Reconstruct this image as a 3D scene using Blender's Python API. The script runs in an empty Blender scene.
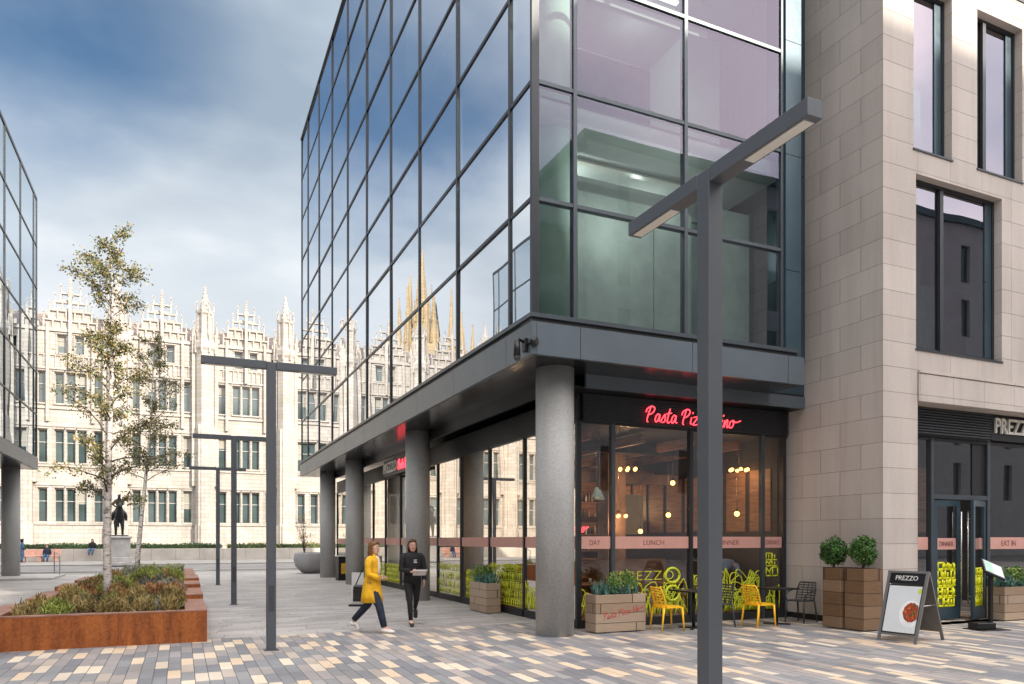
import bpy, bmesh, math, random
from math import sin, cos, pi, radians, tan, atan2, sqrt
from mathutils import Vector, Matrix, noise
random.seed(7)
sc = bpy.context.scene
COL = sc.collection

# ------------------------------------------------------------------ materials
MATS = {}
def nt(name):
    m = bpy.data.materials.new(name); m.use_nodes = True
    n = m.node_tree; n.nodes.clear()
    out = n.nodes.new('ShaderNodeOutputMaterial')
    return m, n, out
def N(n, t, **kw):
    x = n.nodes.new(t)
    for k, v in kw.items(): setattr(x, k, v)
    return x
def math_(n, op, a, b=None, c=None):
    x = N(n, 'ShaderNodeMath', operation=op)
    for i, v in enumerate((a, b, c)):
        if v is None: continue
        if isinstance(v, (int, float)): x.inputs[i].default_value = v
        else: n.links.new(v, x.inputs[i])
    return x.outputs[0]
def ramp(n, fac, stops, interp='LINEAR'):
    r = N(n, 'ShaderNodeValToRGB'); r.color_ramp.interpolation = interp
    e = r.color_ramp.elements
    while len(e) < len(stops): e.new(0.5)
    for i, (p, c) in enumerate(stops):
        e[i].position = p; e[i].color = (*c, 1) if len(c) == 3 else c
    n.links.new(fac, r.inputs[0]); return r.outputs[0]
def mixc(n, fac, a, b, blend='MIX'):
    x = N(n, 'ShaderNodeMix', data_type='RGBA', blend_type=blend)
    if isinstance(fac, (int, float)): x.inputs[0].default_value = fac
    else: n.links.new(fac, x.inputs[0])
    for i, v in ((6, a), (7, b)):
        if isinstance(v, tuple): x.inputs[i].default_value = (*v[:3], 1)
        else: n.links.new(v, x.inputs[i])
    return x.outputs[2]
def bump(n, h, dist, strength=1.0):
    b = N(n, 'ShaderNodeBump'); b.inputs['Distance'].default_value = dist; b.inputs['Strength'].default_value = strength
    n.links.new(h, b.inputs['Height']); return b.outputs[0]
def noise_(n, vec, scale, detail=4, rough=0.55):
    x = N(n, 'ShaderNodeTexNoise'); x.inputs['Scale'].default_value = scale
    x.inputs['Detail'].default_value = detail; x.inputs['Roughness'].default_value = rough
    if vec is not None: n.links.new(vec, x.inputs['Vector'])
    return x.outputs[0]
def mapping(n, vec, scale=(1, 1, 1), loc=(0, 0, 0), rot=(0, 0, 0)):
    x = N(n, 'ShaderNodeMapping'); n.links.new(vec, x.inputs[0])
    x.inputs['Scale'].default_value = scale; x.inputs['Location'].default_value = loc; x.inputs['Rotation'].default_value = rot
    return x.outputs[0]
def geo(n): return N(n, 'ShaderNodeNewGeometry').outputs['Position']
def objc(n): return N(n, 'ShaderNodeTexCoord').outputs['Object']
def princ(n, out, col, rough=.6, metal=0, normal=None, spec=.5):
    p = N(n, 'ShaderNodeBsdfPrincipled')
    if isinstance(col, tuple): p.inputs['Base Color'].default_value = (*col, 1)
    else: n.links.new(col, p.inputs['Base Color'])
    if isinstance(rough, (int, float)): p.inputs['Roughness'].default_value = rough
    else: n.links.new(rough, p.inputs['Roughness'])
    p.inputs['Metallic'].default_value = metal
    p.inputs['Specular IOR Level'].default_value = spec
    if normal is not None: n.links.new(normal, p.inputs['Normal'])
    n.links.new(p.outputs[0], out.inputs[0]); return p
def simple(name, col, rough=.6, metal=0, var=.12, scale=3.0, bmp=0.0, local=True, spec=.5, stretch=(1, 1, 1)):
    m, n, out = nt(name)
    v = mapping(n, objc(n) if local else geo(n), stretch)
    f = noise_(n, v, scale, 5)
    lo = tuple(max(0, c*(1-var*1.6)) for c in col); hi = tuple(min(1, c*(1+var)) for c in col)
    c = ramp(n, f, [(.3, lo), (.7, hi)])
    f2 = noise_(n, v, scale*9, 3)
    r = math_(n, 'MULTIPLY_ADD', f2, .15, max(.02, rough-.07))
    nor = bump(n, f2, bmp) if bmp else None
    princ(n, out, c, r, metal, nor, spec)
    MATS[name] = m; return m
def emit(name, col, s):
    m, n, out = nt(name); e = N(n, 'ShaderNodeEmission')
    e.inputs[0].default_value = (*col, 1); e.inputs[1].default_value = s
    n.links.new(e.outputs[0], out.inputs[0]); MATS[name] = m; return m
def glass(name, base, gain, refl, trans, wav=.0006, rough=.0):
    """coated window glass: a mirror layer that grows towards grazing angles over tinted see-through glass"""
    m, n, out = nt(name)
    lw = N(n, 'ShaderNodeLayerWeight'); lw.inputs[0].default_value = .5
    fac = math_(n, 'MULTIPLY_ADD', lw.outputs['Facing'], gain, base)
    g = N(n, 'ShaderNodeBsdfGlossy'); g.inputs[0].default_value = (*refl, 1); g.inputs['Roughness'].default_value = rough
    t = N(n, 'ShaderNodeBsdfTransparent'); t.inputs[0].default_value = (*trans, 1)
    nz = noise_(n, mapping(n, geo(n), (.5, .5, .35)), 1.0, 1)
    b = bump(n, nz, wav*6, 1.0)
    n.links.new(b, g.inputs['Normal'])
    mx = N(n, 'ShaderNodeMixShader'); n.links.new(fac, mx.inputs[0]); n.links.new(t.outputs[0], mx.inputs[1]); n.links.new(g.outputs[0], mx.inputs[2])
    n.links.new(mx.outputs[0], out.inputs[0]); MATS[name] = m; return m

def wall_blocks(name, cols, mortar, bw, bh, zoff, mort=.006, rough=.75, off=.5, nscale=1.2, bmpd=.004, var=.5, stain=.12, ush=0.0):
    m, n, out = nt(name)
    p = geo(n); s = N(n, 'ShaderNodeSeparateXYZ'); n.links.new(p, s.inputs[0])
    u = math_(n, 'SUBTRACT', math_(n, 'ADD', s.outputs[0], s.outputs[1]), ush); v = math_(n, 'SUBTRACT', s.outputs[2], zoff)
    c = N(n, 'ShaderNodeCombineXYZ'); n.links.new(u, c.inputs[0]); n.links.new(v, c.inputs[1])
    b = N(n, 'ShaderNodeTexBrick'); n.links.new(c.outputs[0], b.inputs[0])
    b.offset = off; b.squash = 1
    b.inputs['Scale'].default_value = 1; b.inputs['Brick Width'].default_value = bw; b.inputs['Row Height'].default_value = bh
    b.inputs['Mortar Size'].default_value = mort; b.inputs['Mortar Smooth'].default_value = .1; b.inputs['Bias'].default_value = 0
    b.inputs['Color1'].default_value = (*cols[0], 1); b.inputs['Color2'].default_value = (*cols[1], 1); b.inputs['Mortar'].default_value = (*mortar, 1)
    nz = noise_(n, mapping(n, p, (1, 1, .5)), nscale, 6)
    nf = noise_(n, p, 45, 3)
    c1 = mixc(n, stain*2, b.outputs[0], ramp(n, nz, [(.3, tuple(x*.72 for x in cols[0])), (.7, tuple(min(1, x*1.1) for x in cols[1]))]))
    c2 = mixc(n, .18, c1, ramp(n, nf, [(.3, (.25, .25, .25)), (.7, (.9, .9, .9))]), 'SOFT_LIGHT')
    st_ = noise_(n, mapping(n, p, (3.2, 3.2, .22)), 1.6, 5, .6)
    c2 = mixc(n, .38, c2, ramp(n, st_, [(.34, (.34, .335, .33)), (.55, (.53, .53, .53))]), 'SOFT_LIGHT')
    h = math_(n, 'MULTIPLY_ADD', b.outputs[1], -1.0, math_(n, 'MULTIPLY', nf, .12))
    princ(n, out, c2, rough, 0, bump(n, h, bmpd))
    MATS[name] = m; return m

# ------------------------------------------------------------------ mesh builder
class MB:
    def __init__(s): s.bm = bmesh.new(); s.mats = []
    def mi(s, m):
        if m is None: return 0
        if m not in s.mats: s.mats.append(m)
        return s.mats.index(m)
    def _m(s, faces, mat):
        i = s.mi(mat)
        for f in faces: f.material_index = i
    def box(s, x0, x1, y0, y1, z0, z1, mat=None, bev=0, M=None):
        vs = [s.bm.verts.new((x, y, z)) for x in (x0, x1) for y in (y0, y1) for z in (z0, z1)]
        q = [(0, 1, 3, 2), (4, 6, 7, 5), (0, 4, 5, 1), (2, 3, 7, 6), (0, 2, 6, 4), (1, 5, 7, 3)]
        fs = [s.bm.faces.new([vs[i] for i in f]) for f in q]
        s._m(fs, mat)
        if bev:
            es = list({e for f in fs for e in f.edges})
            r = bmesh.ops.bevel(s.bm, geom=es, offset=bev, segments=1, affect='EDGES', profile=.5)
            s._m(r['faces'], mat); vs = list({v for f in r['faces'] for v in f.verts})
        if M is not None:
            for v in vs: v.co = M @ v.co
        return s
    def quad(s, pts, mat=None):
        f = s.bm.faces.new([s.bm.verts.new(p) for p in pts]); s._m([f], mat); return s
    def prism(s, pts, z0, z1, mat=None, M=None, smooth=False):
        """outline pts (x, y) extruded z0..z1"""
        a = [s.bm.verts.new((x, y, z0)) for x, y in pts]; b = [s.bm.verts.new((x, y, z1)) for x, y in pts]
        n = len(pts); fs = []
        for i in range(n):
            f = s.bm.faces.new([a[i], a[(i+1) % n], b[(i+1) % n], b[i]]); f.smooth = smooth; fs.append(f)
        fs.append(s.bm.faces.new(a[::-1])); fs.append(s.bm.faces.new(b))
        s._m(fs, mat)
        if M is not None:
            for v in a+b: v.co = M @ v.co
        return s
    def lathe(s, prof, cx=0, cy=0, seg=24, mat=None, smooth=True, z=0, M=None, a0=0):
        """profile of (r, z) about a vertical axis"""
        rings = []; allv = []
        for r, h in prof:
            ring = [s.bm.verts.new((cx+r*cos(a0+2*pi*k/seg), cy+r*sin(a0+2*pi*k/seg), z+h)) for k in range(seg)]
            rings.append(ring); allv += ring
        fs = []
        for a, b in zip(rings, rings[1:]):
            for k in range(seg):
                f = s.bm.faces.new([a[k], a[(k+1) % seg], b[(k+1) % seg], b[k]]); f.smooth = smooth; fs.append(f)
        fs.append(s.bm.faces.new(rings[0][::-1])); fs.append(s.bm.faces.new(rings[-1]))
        s._m(fs, mat)
        if M is not None:
            for v in allv: v.co = M @ v.co
        return s
    def tube(s, pts, rad, seg=8, mat=None, M=None, smooth=True):
        """tube along points; rad is a number or a list"""
        pts = [Vector(p) for p in pts]; n = len(pts)
        if isinstance(rad, (int, float)): rad = [rad]*n
        rings = []; up = None; allv = []
        for i, p in enumerate(pts):
            d = (pts[min(i+1, n-1)]-pts[max(i-1, 0)])
            if d.length < 1e-9: d = Vector((0, 0, 1))
            d.normalize()
            if up is None: up = Vector((0, 0, 1)) if abs(d.z) < .9 else Vector((1, 0, 0))
            a = d.cross(up).normalized(); b = a.cross(d).normalized(); up = b if abs(d.dot(b)) < .99 else up
            r = rad[i]; rx, ry = (r if isinstance(r, tuple) else (r, r))
            ring = [s.bm.verts.new(p + a*rx*cos(2*pi*k/seg) + b*ry*sin(2*pi*k/seg)) for k in range(seg)]
            rings.append(ring); allv += ring
        fs = []
        for a, b in zip(rings, rings[1:]):
            for k in range(seg):
                f = s.bm.faces.new([a[k], a[(k+1) % seg], b[(k+1) % seg], b[k]]); f.smooth = smooth; fs.append(f)
        fs.append(s.bm.faces.new(rings[0][::-1])); fs.append(s.bm.faces.new(rings[-1]))
        s._m(fs, mat)
        if M is not None:
            for v in allv: v.co = M @ v.co
        return s
    def loft(s, rings, seg=14, mat=None):
        """rings: (x, y, z, rx, ry[, wobble])"""
        rr = []
        for r in rings:
            x, y, z, rx, ry = r[:5]; w = r[5] if len(r) > 5 else 0
            rr.append([s.bm.verts.new((x+rx*cos(2*pi*k/seg)*(1+w*sin(5*k)), y+ry*sin(2*pi*k/seg)*(1+w*cos(4*k)), z)) for k in range(seg)])
        fs = []
        for a, b in zip(rr, rr[1:]):
            for k in range(seg):
                f = s.bm.faces.new([a[k], a[(k+1) % seg], b[(k+1) % seg], b[k]]); f.smooth = True; fs.append(f)
        fs.append(s.bm.faces.new(rr[0][::-1])); fs.append(s.bm.faces.new(rr[-1])); s._m(fs, mat); return s
    def ball(s, c, r, mat=None, seg=12, M=None, sub=2):
        res = bmesh.ops.create_icosphere(s.bm, subdivisions=sub, radius=1)
        fs = {f for v in res['verts'] for f in v.link_faces}
        rr = r if isinstance(r, tuple) else (r, r, r)
        for v in res['verts']:
            v.co = Vector((v.co.x*rr[0]+c[0], v.co.y*rr[1]+c[1], v.co.z*rr[2]+c[2]))
            if M is not None: v.co = M @ v.co
        for f in fs: f.smooth = True
        s._m(fs, mat); return s
    def addmesh(s, me, mat=None, M=None):
        k = len(s.bm.verts); kf = len(s.bm.faces)
        s.bm.from_mesh(me); s.bm.verts.ensure_lookup_table(); s.bm.faces.ensure_lookup_table()
        i = s.mi(mat)
        for f in s.bm.faces[kf:]: f.material_index = i
        if M is not None:
            for v in s.bm.verts[k:]: v.co = M @ v.co
        return s
    def build(s, name, mat=None, parent=None, recalc=True, **tags):
        if mat is not None and mat not in s.mats:
            s.mats = [mat]+s.mats
            if len(s.mats) > 1:
                pass
        if recalc: bmesh.ops.recalc_face_normals(s.bm, faces=s.bm.faces[:])
        me = bpy.data.meshes.new(name); s.bm.to_mesh(me); s.bm.free()
        for m in s.mats: me.materials.append(MATS[m])
        o = bpy.data.objects.new(name, me); COL.objects.link(o)
        if parent is not None: o.parent = parent
        for k, v in tags.items(): o[k] = v
        return o
def thing(name, label, cat, loc=(0, 0, 0), rz=0, group=None):
    o = bpy.data.objects.new(name, None); COL.objects.link(o)
    o.location = loc; o.rotation_euler = (0, 0, rz); o['label'] = label; o['category'] = cat
    if group: o['group'] = group
    return o
def tag(o, label, cat, group=None):
    o['label'] = label; o['category'] = cat
    if group: o['group'] = group
    return o
def dup(o, loc, rz, label, group=None, parent=None):
    def cp(a, par):
        c = a.copy(); COL.objects.link(c); c.parent = par
        for ch in list(a.children): cp(ch, c)
        return c
    kids = list(o.children)
    r = o.copy(); COL.objects.link(r)
    for ch in kids: cp(ch, r)
    r.location = loc; r.rotation_euler = (0, 0, rz); r['label'] = label
    if group: r['group'] = group
    return r
def text_mesh(txt, size, extrude=.01, bold=0.0, spacing=1.0):
    cu = bpy.data.curves.new('t', 'FONT'); cu.body = txt; cu.size = size; cu.extrude = extrude; cu.offset = bold
    cu.space_character = spacing; cu.resolution_u = 3
    o = bpy.data.objects.new('t', cu); COL.objects.link(o)
    dg = bpy.context.evaluated_depsgraph_get(); dg.update()
    me = bpy.data.meshes.new_from_object(o.evaluated_get(dg)); bpy.data.objects.remove(o); return me
def fit_text(mb, txt, x0, x1, z0, z1, place, mat, bold=0.0, thick=.01, spacing=1.0):
    """letters scaled to the rectangle; place(u, v, d) -> world point"""
    me = text_mesh(txt, 1, .5, bold, spacing)
    xs = [v.co.x for v in me.vertices]; ys = [v.co.y for v in me.vertices]
    ax, bx, ay, by = min(xs), max(xs), min(ys), max(ys)
    for v in me.vertices:
        u = x0+(v.co.x-ax)/(bx-ax)*(x1-x0); w = z0+(v.co.y-ay)/(by-ay)*(z1-z0)
        v.co = place(u, w, v.co.z*thick)
    mb.addmesh(me, mat); bpy.data.meshes.remove(me)

# ------------------------------------------------------------------ palette
simple('dark_metal', (.075, .085, .10), .38, .3, .06, 1.5)
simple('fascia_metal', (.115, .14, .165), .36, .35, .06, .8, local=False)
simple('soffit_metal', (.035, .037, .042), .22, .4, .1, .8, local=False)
simple('mullion_metal', (.03, .034, .04), .35, .3, .08, 2)
simple('light_mullion', (.07, .085, .10), .35, .4, .08, 2)
simple('steel_panel', (.05, .085, .11), .3, .4, .1, 1.0, local=False)
simple('black_metal', (.012, .012, .014), .4, .2, .1, 3)
simple('plinth_black', (.02, .02, .022), .6)
simple('steel', (.55, .55, .55), .25, .9, .05)
simple('aboard_frame', (.22, .21, .20), .4, .5, .06)
simple('lamp_metal', (.095, .105, .12), .42, .3, .05, 1.2)
simple('lamp_metal_dark', (.06, .065, .075), .42, .3, .05, 1.2)
simple('diffuser', (.62, .6, .55), .35, 0, .03)
simple('interior_white', (.55, .57, .56), .8, 0, .03, local=False)
simple('screen_dark', (.10, .11, .12), .7, 0, .1, local=False)
simple('interior_mint', (.66, .84, .76), .7, 0, .03, local=False)
simple('interior_grey', (.42, .46, .44), .8, 0, .08, local=False)
simple('interior_dark', (.022, .019, .018), .6, 0, .3, 1.2, local=False)
simple('interior_wood', (.30, .15, .075), .5, 0, .3, 2, local=False, stretch=(1, 1, 8))
simple('interior_brick', (.30, .19, .13), .8, 0, .3, 2, local=False)
simple('carpet', (.12, .12, .13), .9, local=False)
simple('yellow_plastic', (.95, .50, .012), .35, 0, .05, 4)
simple('grey_plastic', (.045, .05, .056), .4, 0, .08, 4)
simple('foliage_topiary', (.06, .15, .03), .55, 0, .5, 9)
simple('foliage_green', (.12, .25, .04), .55, 0, .45, 8)
simple('foliage_teal', (.10, .22, .18), .55, 0, .35, 8)
simple('leaf_olive', (.17, .15, .05), .55, 0, .5, 1.2)
simple('leaf_green', (.12, .14, .045), .55, 0, .5, 1.2)
simple('heath_green', (.30, .34, .07), .7, 0, .4, 3)
simple('heath_olive', (.34, .25, .09), .7, 0, .4, 3)
simple('heath_rust', (.40, .20, .08), .7, 0, .4, 3)
simple('heath_grey', (.27, .27, .22), .7, 0, .4, 3)
simple('hedge_green', (.045, .075, .022), .7, 0, .5, .6)
simple('hedge_yellow', (.30, .28, .04), .7, 0, .4, .9)
simple('soil', (.05, .03, .025), .9, 0, .3, 6, .01)
simple('bark_brown', (.10, .075, .055), .85, 0, .3, 5)
simple('bowl_concrete', (.27, .26, .27), .7, 0, .12, 2, .002)
simple('bronze', (.02, .024, .027), .45, .5, .2, 4)
simple('granite_grey', (.42, .40, .38), .75, 0, .12, 2, .003)
simple('low_wall_stone', (.42, .38, .34), .8, 0, .12, .8, .003, local=False)
simple('bench_pink', (.62, .36, .28), .7)
m, n, out = nt('college_blind')
princ(n, out, (.30, .29, .25), .4); MATS['college_blind'] = m
simple('slate_roof', (.20, .155, .14), .8, 0, .25, 1.5, .01, local=False, stretch=(1, 1, 6))
simple('copper_green', (.05, .09, .09), .6, .2, .2, 1)
simple('skin', (.62, .36, .27), .55, 0, .05)
simple('hair_auburn', (.20, .075, .03), .5, 0, .3, 30)
simple('hair_blond', (.33, .16, .06), .5, 0, .3, 30)
simple('hair_dark', (.02, .015, .012), .5, 0, .3, 30)
simple('coat_yellow', (.90, .46, .012), .8, 0, .22, 5, .01)
simple('cloth_white', (.75, .70, .68), .85)
simple('cloth_black', (.012, .012, .014), .85, 0, .3, 8, .002)
simple('denim_dark', (.018, .026, .05), .85, 0, .3, 8)
simple('denim_blue', (.07, .14, .25), .85, 0, .3, 8)
simple('cloth_blue', (.22, .33, .50), .85, 0, .2, 8)
simple('cloth_teal', (.05, .11, .18), .85, 0, .2, 8)
simple('shoe_white', (.78, .74, .72), .6)
simple('shoe_black', (.015, .015, .015), .5)
simple('leather_black', (.012, .012, .013), .4)
simple('vinyl_lime', (.60, .66, .03), .5, 0, .08, 3, local=False)
simple('vinyl_yellow', (.80, .80, .01), .5, 0, .04, 3, local=False)
simple('vinyl_pink', (.60, .32, .27), .6, 0, .04, 3, local=False)
simple('vinyl_ink', (.25, .10, .09), .6)
simple('paint_red', (.55, .06, .05), .7, 0, .3, 20)
simple('sign_white', (.80, .78, .72), .5)
simple('poster_white', (.66, .68, .69), .45, 0, .03)
simple('poster_grey', (.40, .42, .43), .5)
simple('plate_white', (.80, .80, .79), .3)
simple('sauce_red', (.42, .06, .015), .5, 0, .6, 40, .004)
simple('sauce_orange', (.62, .16, .03), .5, 0, .5, 40)
simple('herb', (.08, .10, .03), .6)
simple('screen_green', (.35, .62, .45), .4)
simple('poster_tan', (.45, .38, .30), .6, 0, .3, 3)
simple('bin_yellow', (.60, .36, .02), .6)
simple('pale_board', (.55, .54, .52), .5)
simple('asphalt', (.13, .125, .12), .9, 0, .2, 1.2, .003, local=False)
simple('pavement_far', (.27, .255, .235), .85, 0, .15, .6, local=False)
simple('road_light', (.20, .19, .185), .85, 0, .12, .5, local=False)
simple('kerb_stone', (.45, .43, .41), .8, 0, .1, 1, local=False)
simple('roof_grey', (.10, .10, .11), .8, local=False)
simple('railing', (.30, .31, .32), .3, .8)
emit('bulb_warm', (1, .42, .10), 2.8)
emit('strip_light', (.9, 1, .95), .6)
emit('bulb_soft', (1, .62, .30), 1.5)
emit('neon_red', (1, .05, .07), 1.1)
glass('glass_side', .44, .58, (.86, .90, .95), (.50, .58, .56))
glass('glass_front', .22, .40, (.205, .19, .25), (.70, .80, .76))
glass('glass_shop_side', .32, .75, (1, .95, .88), (.72, .74, .72))
glass('glass_shop_front', .07, .26, (.95, .95, 1), (.82, .82, .80))
glass('glass_stone', .36, .4, (.38, .345, .40), (.45, .60, .55))
glass('glass_neighbour', .46, .5, (.80, .88, .95), (.45, .58, .52))
m, n, out = nt('college_pane')
princ(n, out, ramp(n, noise_(n, geo(n), .35, 2), [(.35, (.035, .055, .055)), (.7, (.09, .125, .13))]), .12, 0, None, .8); MATS['college_pane'] = m
m, n, out = nt('opposite_pane')
princ(n, out, (.02, .02, .03), .15, 0, None, .6); MATS['opposite_pane'] = m

wall_blocks('stone_cladding', ((.46, .405, .37), (.54, .48, .44)), (.20, .165, .15), 1.0, .487, .165, .005, .8, .5, .9, .006, stain=.15, ush=22.05)
wall_blocks('stone_front', ((.46, .405, .37), (.54, .48, .44)), (.20, .165, .15), .97, .487, .165, .005, .8, 0, .9, .006, stain=.15, ush=22.05)
wall_blocks('college_granite', ((.34, .31, .275), (.44, .405, .365)), (.19, .17, .15), .85, .38, 0, .012, .85, .5, .5, .01, stain=.16)
wall_blocks('church_stone', ((.30, .225, .13), (.38, .29, .175)), (.25, .19, .12), 1.2, .5, 0, .02, .9, .5, .4, .02, stain=.2)
wall_blocks('opposite_stone', ((.36, .36, .37), (.40, .40, .41)), (.22, .22, .23), 1.5, .6, 0, .01, .85)

# concrete columns: formwork tint, pores
m, n, out = nt('concrete')
p = geo(n); a = noise_(n, mapping(n, p, (1, 1, .35)), 2.2, 6); b = noise_(n, p, 30, 4)
c = mixc(n, .35, ramp(n, a, [(.3, (.26, .26, .258)), (.72, (.41, .405, .40))]), ramp(n, b, [(.35, (.28, .28, .28)), (.6, (.47, .47, .46))]))
princ(n, out, c, .62, 0, bump(n, b, .004)); MATS['concrete'] = m

# louvre slats as real ridges are modelled; metal for them
simple('louvre_metal', (.05, .056, .064), .4, .4, .08, 2)

# rusty weathering steel
m, n, out = nt('corten')
p = geo(n); st = noise_(n, mapping(n, p, (4.5, 4.5, .6)), 1.6, 6, .65); f = noise_(n, p, 25, 4)
s = N(n, 'ShaderNodeSeparateXYZ'); n.links.new(p, s.inputs[0])
c = ramp(n, st, [(.28, (.10, .035, .018)), (.45, (.27, .075, .02)), (.62, (.40, .125, .03)), (.8, (.24, .06, .018))])
c = mixc(n, .35, c, ramp(n, f, [(.35, (.16, .045, .015)), (.7, (.45, .16, .05))]))
princ(n, out, c, .8, 0, bump(n, f, .002), .3); MATS['corten'] = m
m, n, out = nt('corten_rim')
p = geo(n); f = noise_(n, p, 3, 6); 
princ(n, out, ramp(n, f, [(.3, (.20, .09, .06)), (.7, (.36, .19, .135))]), .6, 0, bump(n, noise_(n, p, 40, 3), .001), .4); MATS['corten_rim'] = m

# planked timber, planks stacked in z
def timber(name, tones, rowh, seglen):
    m, n, out = nt(name)
    p = objc(n); s = N(n, 'ShaderNodeSeparateXYZ'); n.links.new(p, s.inputs[0])
    u = math_(n, 'ADD', s.outputs[0], s.outputs[1])
    row = math_(n, 'FLOOR', math_(n, 'DIVIDE', s.outputs[2], rowh))
    w1 = N(n, 'ShaderNodeTexWhiteNoise', noise_dimensions='1D'); n.links.new(row, w1.inputs['W'])
    sh = math_(n, 'ADD', math_(n, 'DIVIDE', u, seglen), math_(n, 'MULTIPLY', w1.outputs[0], 5.0))
    colm = math_(n, 'FLOOR', sh)
    cc = N(n, 'ShaderNodeCombineXYZ'); n.links.new(row, cc.inputs[0]); n.links.new(colm, cc.inputs[1])
    oi = N(n, 'ShaderNodeObjectInfo'); n.links.new(oi.outputs['Random'], cc.inputs[2])
    w2 = N(n, 'ShaderNodeTexWhiteNoise', noise_dimensions='3D'); n.links.new(cc.outputs[0], w2.inputs[0])
    base = ramp(n, w2.outputs[0], [(i/(len(tones)-1), t) for i, t in enumerate(tones)])
    g = noise_(n, mapping(n, p, (3, 3, 45)), 2.0, 5, .6)
    base = mixc(n, .45, base, ramp(n, g, [(.3, tuple(x*.5 for x in tones[0])), (.7, tones[-1])]), 'MIX')
    fr = math_(n, 'FRACT', math_(n, 'DIVIDE', s.outputs[2], rowh)); 
    edge = math_(n, 'LESS_THAN', math_(n, 'ABSOLUTE', math_(n, 'SUBTRACT', fr, .5)), .475)
    fc = math_(n, 'FRACT', sh); e2 = math_(n, 'GREATER_THAN', fc, .012)
    e = math_(n, 'MULTIPLY', edge, e2)
    col = mixc(n, e, (.05, .03, .02), base)
    princ(n, out, col, .75, 0, bump(n, math_(n, 'MULTIPLY_ADD', g, .3, e), .003), .3); MATS[name] = m
timber('timber_pale', [(.30, .205, .135), (.42, .31, .215), (.50, .385, .28), (.34, .25, .195)], .18, 1.5)
timber('timber_warm', [(.15, .085, .045), (.22, .12, .06), (.33, .22, .145), (.20, .115, .06)], .234, 3.1)

# birch bark
m, n, out = nt('birch_bark')
p = objc(n); a = noise_(n, mapping(n, p, (5, 5, 14)), 1.3, 4, .6); b = noise_(n, p, 6, 3)
c = ramp(n, a, [(.40, (.07, .055, .05)), (.46, (.55, .50, .46)), (.75, (.78, .72, .68))])
princ(n, out, mixc(n, .25, c, ramp(n, b, [(.3, (.25, .2, .17)), (.7, (.8, .75, .7))])), .7); MATS['birch_bark'] = m

# plank paving: long setts running away from the camera, cream ones scattered among grey near the shops
m, n, out = nt('sett_paving')
p = geo(n); s = N(n, 'ShaderNodeSeparateXYZ'); n.links.new(p, s.inputs[0])
def setts(n, along, across, w, L, seed):
    ci = math_(n, 'FLOOR', math_(n, 'DIVIDE', across, w))
    wn = N(n, 'ShaderNodeTexWhiteNoise', noise_dimensions='1D'); n.links.new(math_(n, 'ADD', ci, seed), wn.inputs['W'])
    sh = math_(n, 'ADD', math_(n, 'DIVIDE', along, L), math_(n, 'MULTIPLY', wn.outputs[0], 7.3))
    ri = math_(n, 'FLOOR', sh)
    cc = N(n, 'ShaderNodeCombineXYZ'); n.links.new(ci, cc.inputs[0]); n.links.new(ri, cc.inputs[1]); cc.inputs[2].default_value = seed
    w2 = N(n, 'ShaderNodeTexWhiteNoise', noise_dimensions='3D'); n.links.new(cc.outputs[0], w2.inputs[0])
    md = math_(n, 'FLOORED_MODULO', math_(n, 'MULTIPLY_ADD', ci, 2.0, ri), 3.0)
    setts.ok = math_(n, 'LESS_THAN', md, .5)
    fa = math_(n, 'FRACT', math_(n, 'DIVIDE', across, w)); fb = math_(n, 'FRACT', sh)
    ea = math_(n, 'LESS_THAN', math_(n, 'ABSOLUTE', math_(n, 'SUBTRACT', fa, .5)), .5-.004/w)
    eb = math_(n, 'LESS_THAN', math_(n, 'ABSOLUTE', math_(n, 'SUBTRACT', fb, .5)), .5-.004/L)
    return w2, math_(n, 'MULTIPLY', ea, eb)
wa, ea = setts(n, s.outputs[1], s.outputs[0], .158, .60, 3.0); okA = setts.ok
wb, eb = setts(n, s.outputs[0], s.outputs[1], .20, .80, 11.0)
greyA = ramp(n, wa.outputs[0], [(0, (.185, .185, .20)), (.17, (.285, .26, .25)), (.34, (.215, .215, .225)), (.5, (.36, .31, .285)), (.62, (.24, .235, .24)), (.78, (.31, .28, .268)), (.93, (.42, .355, .30))], 'CONSTANT')
creamA = ramp(n, wa.outputs[0], [(0, (.60, .47, .34)), (.28, (.64, .54, .42)), (.5, (.56, .47, .38)), (.68, (.30, .285, .28)), (.85, (.23, .23, .24))], 'CONSTANT')
colA = mixc(n, okA, greyA, creamA)
colB = ramp(n, wb.outputs[0], [(0, (.31, .30, .295)), (.25, (.38, .36, .345)), (.5, (.34, .32, .31)), (.75, (.42, .39, .37))], 'CONSTANT')
isnear = math_(n, 'LESS_THAN', s.outputs[1], 13.62)
col = mixc(n, isnear, colB, colA)
edge = math_(n, 'ADD', math_(n, 'MULTIPLY', ea, isnear), math_(n, 'MULTIPLY', eb, math_(n, 'SUBTRACT', 1.0, isnear)))
col = mixc(n, edge, (.075, .07, .07), col)
vor = N(n, 'ShaderNodeTexVoronoi'); vor.inputs['Scale'].default_value = 2.3; n.links.new(p, vor.inputs['Vector'])
gum = math_(n, 'LESS_THAN', vor.outputs['Distance'], .045)
col = mixc(n, math_(n, 'MULTIPLY', gum, .45), col, (.09, .085, .08))
big = noise_(n, p, .8, 5); fine = noise_(n, p, 60, 3); med = noise_(n, p, 7, 5)
col = mixc(n, .6, col, ramp(n, big, [(.3, (.28, .27, .26)), (.7, (.64, .63, .62))]), 'SOFT_LIGHT')
col = mixc(n, .35, col, ramp(n, fine, [(.3, (.3, .3, .3)), (.7, (.7, .7, .7))]), 'SOFT_LIGHT')
col = mixc(n, .25, col, ramp(n, med, [(.35, (.35, .34, .33)), (.65, (.62, .62, .62))]), 'SOFT_LIGHT')
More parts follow.
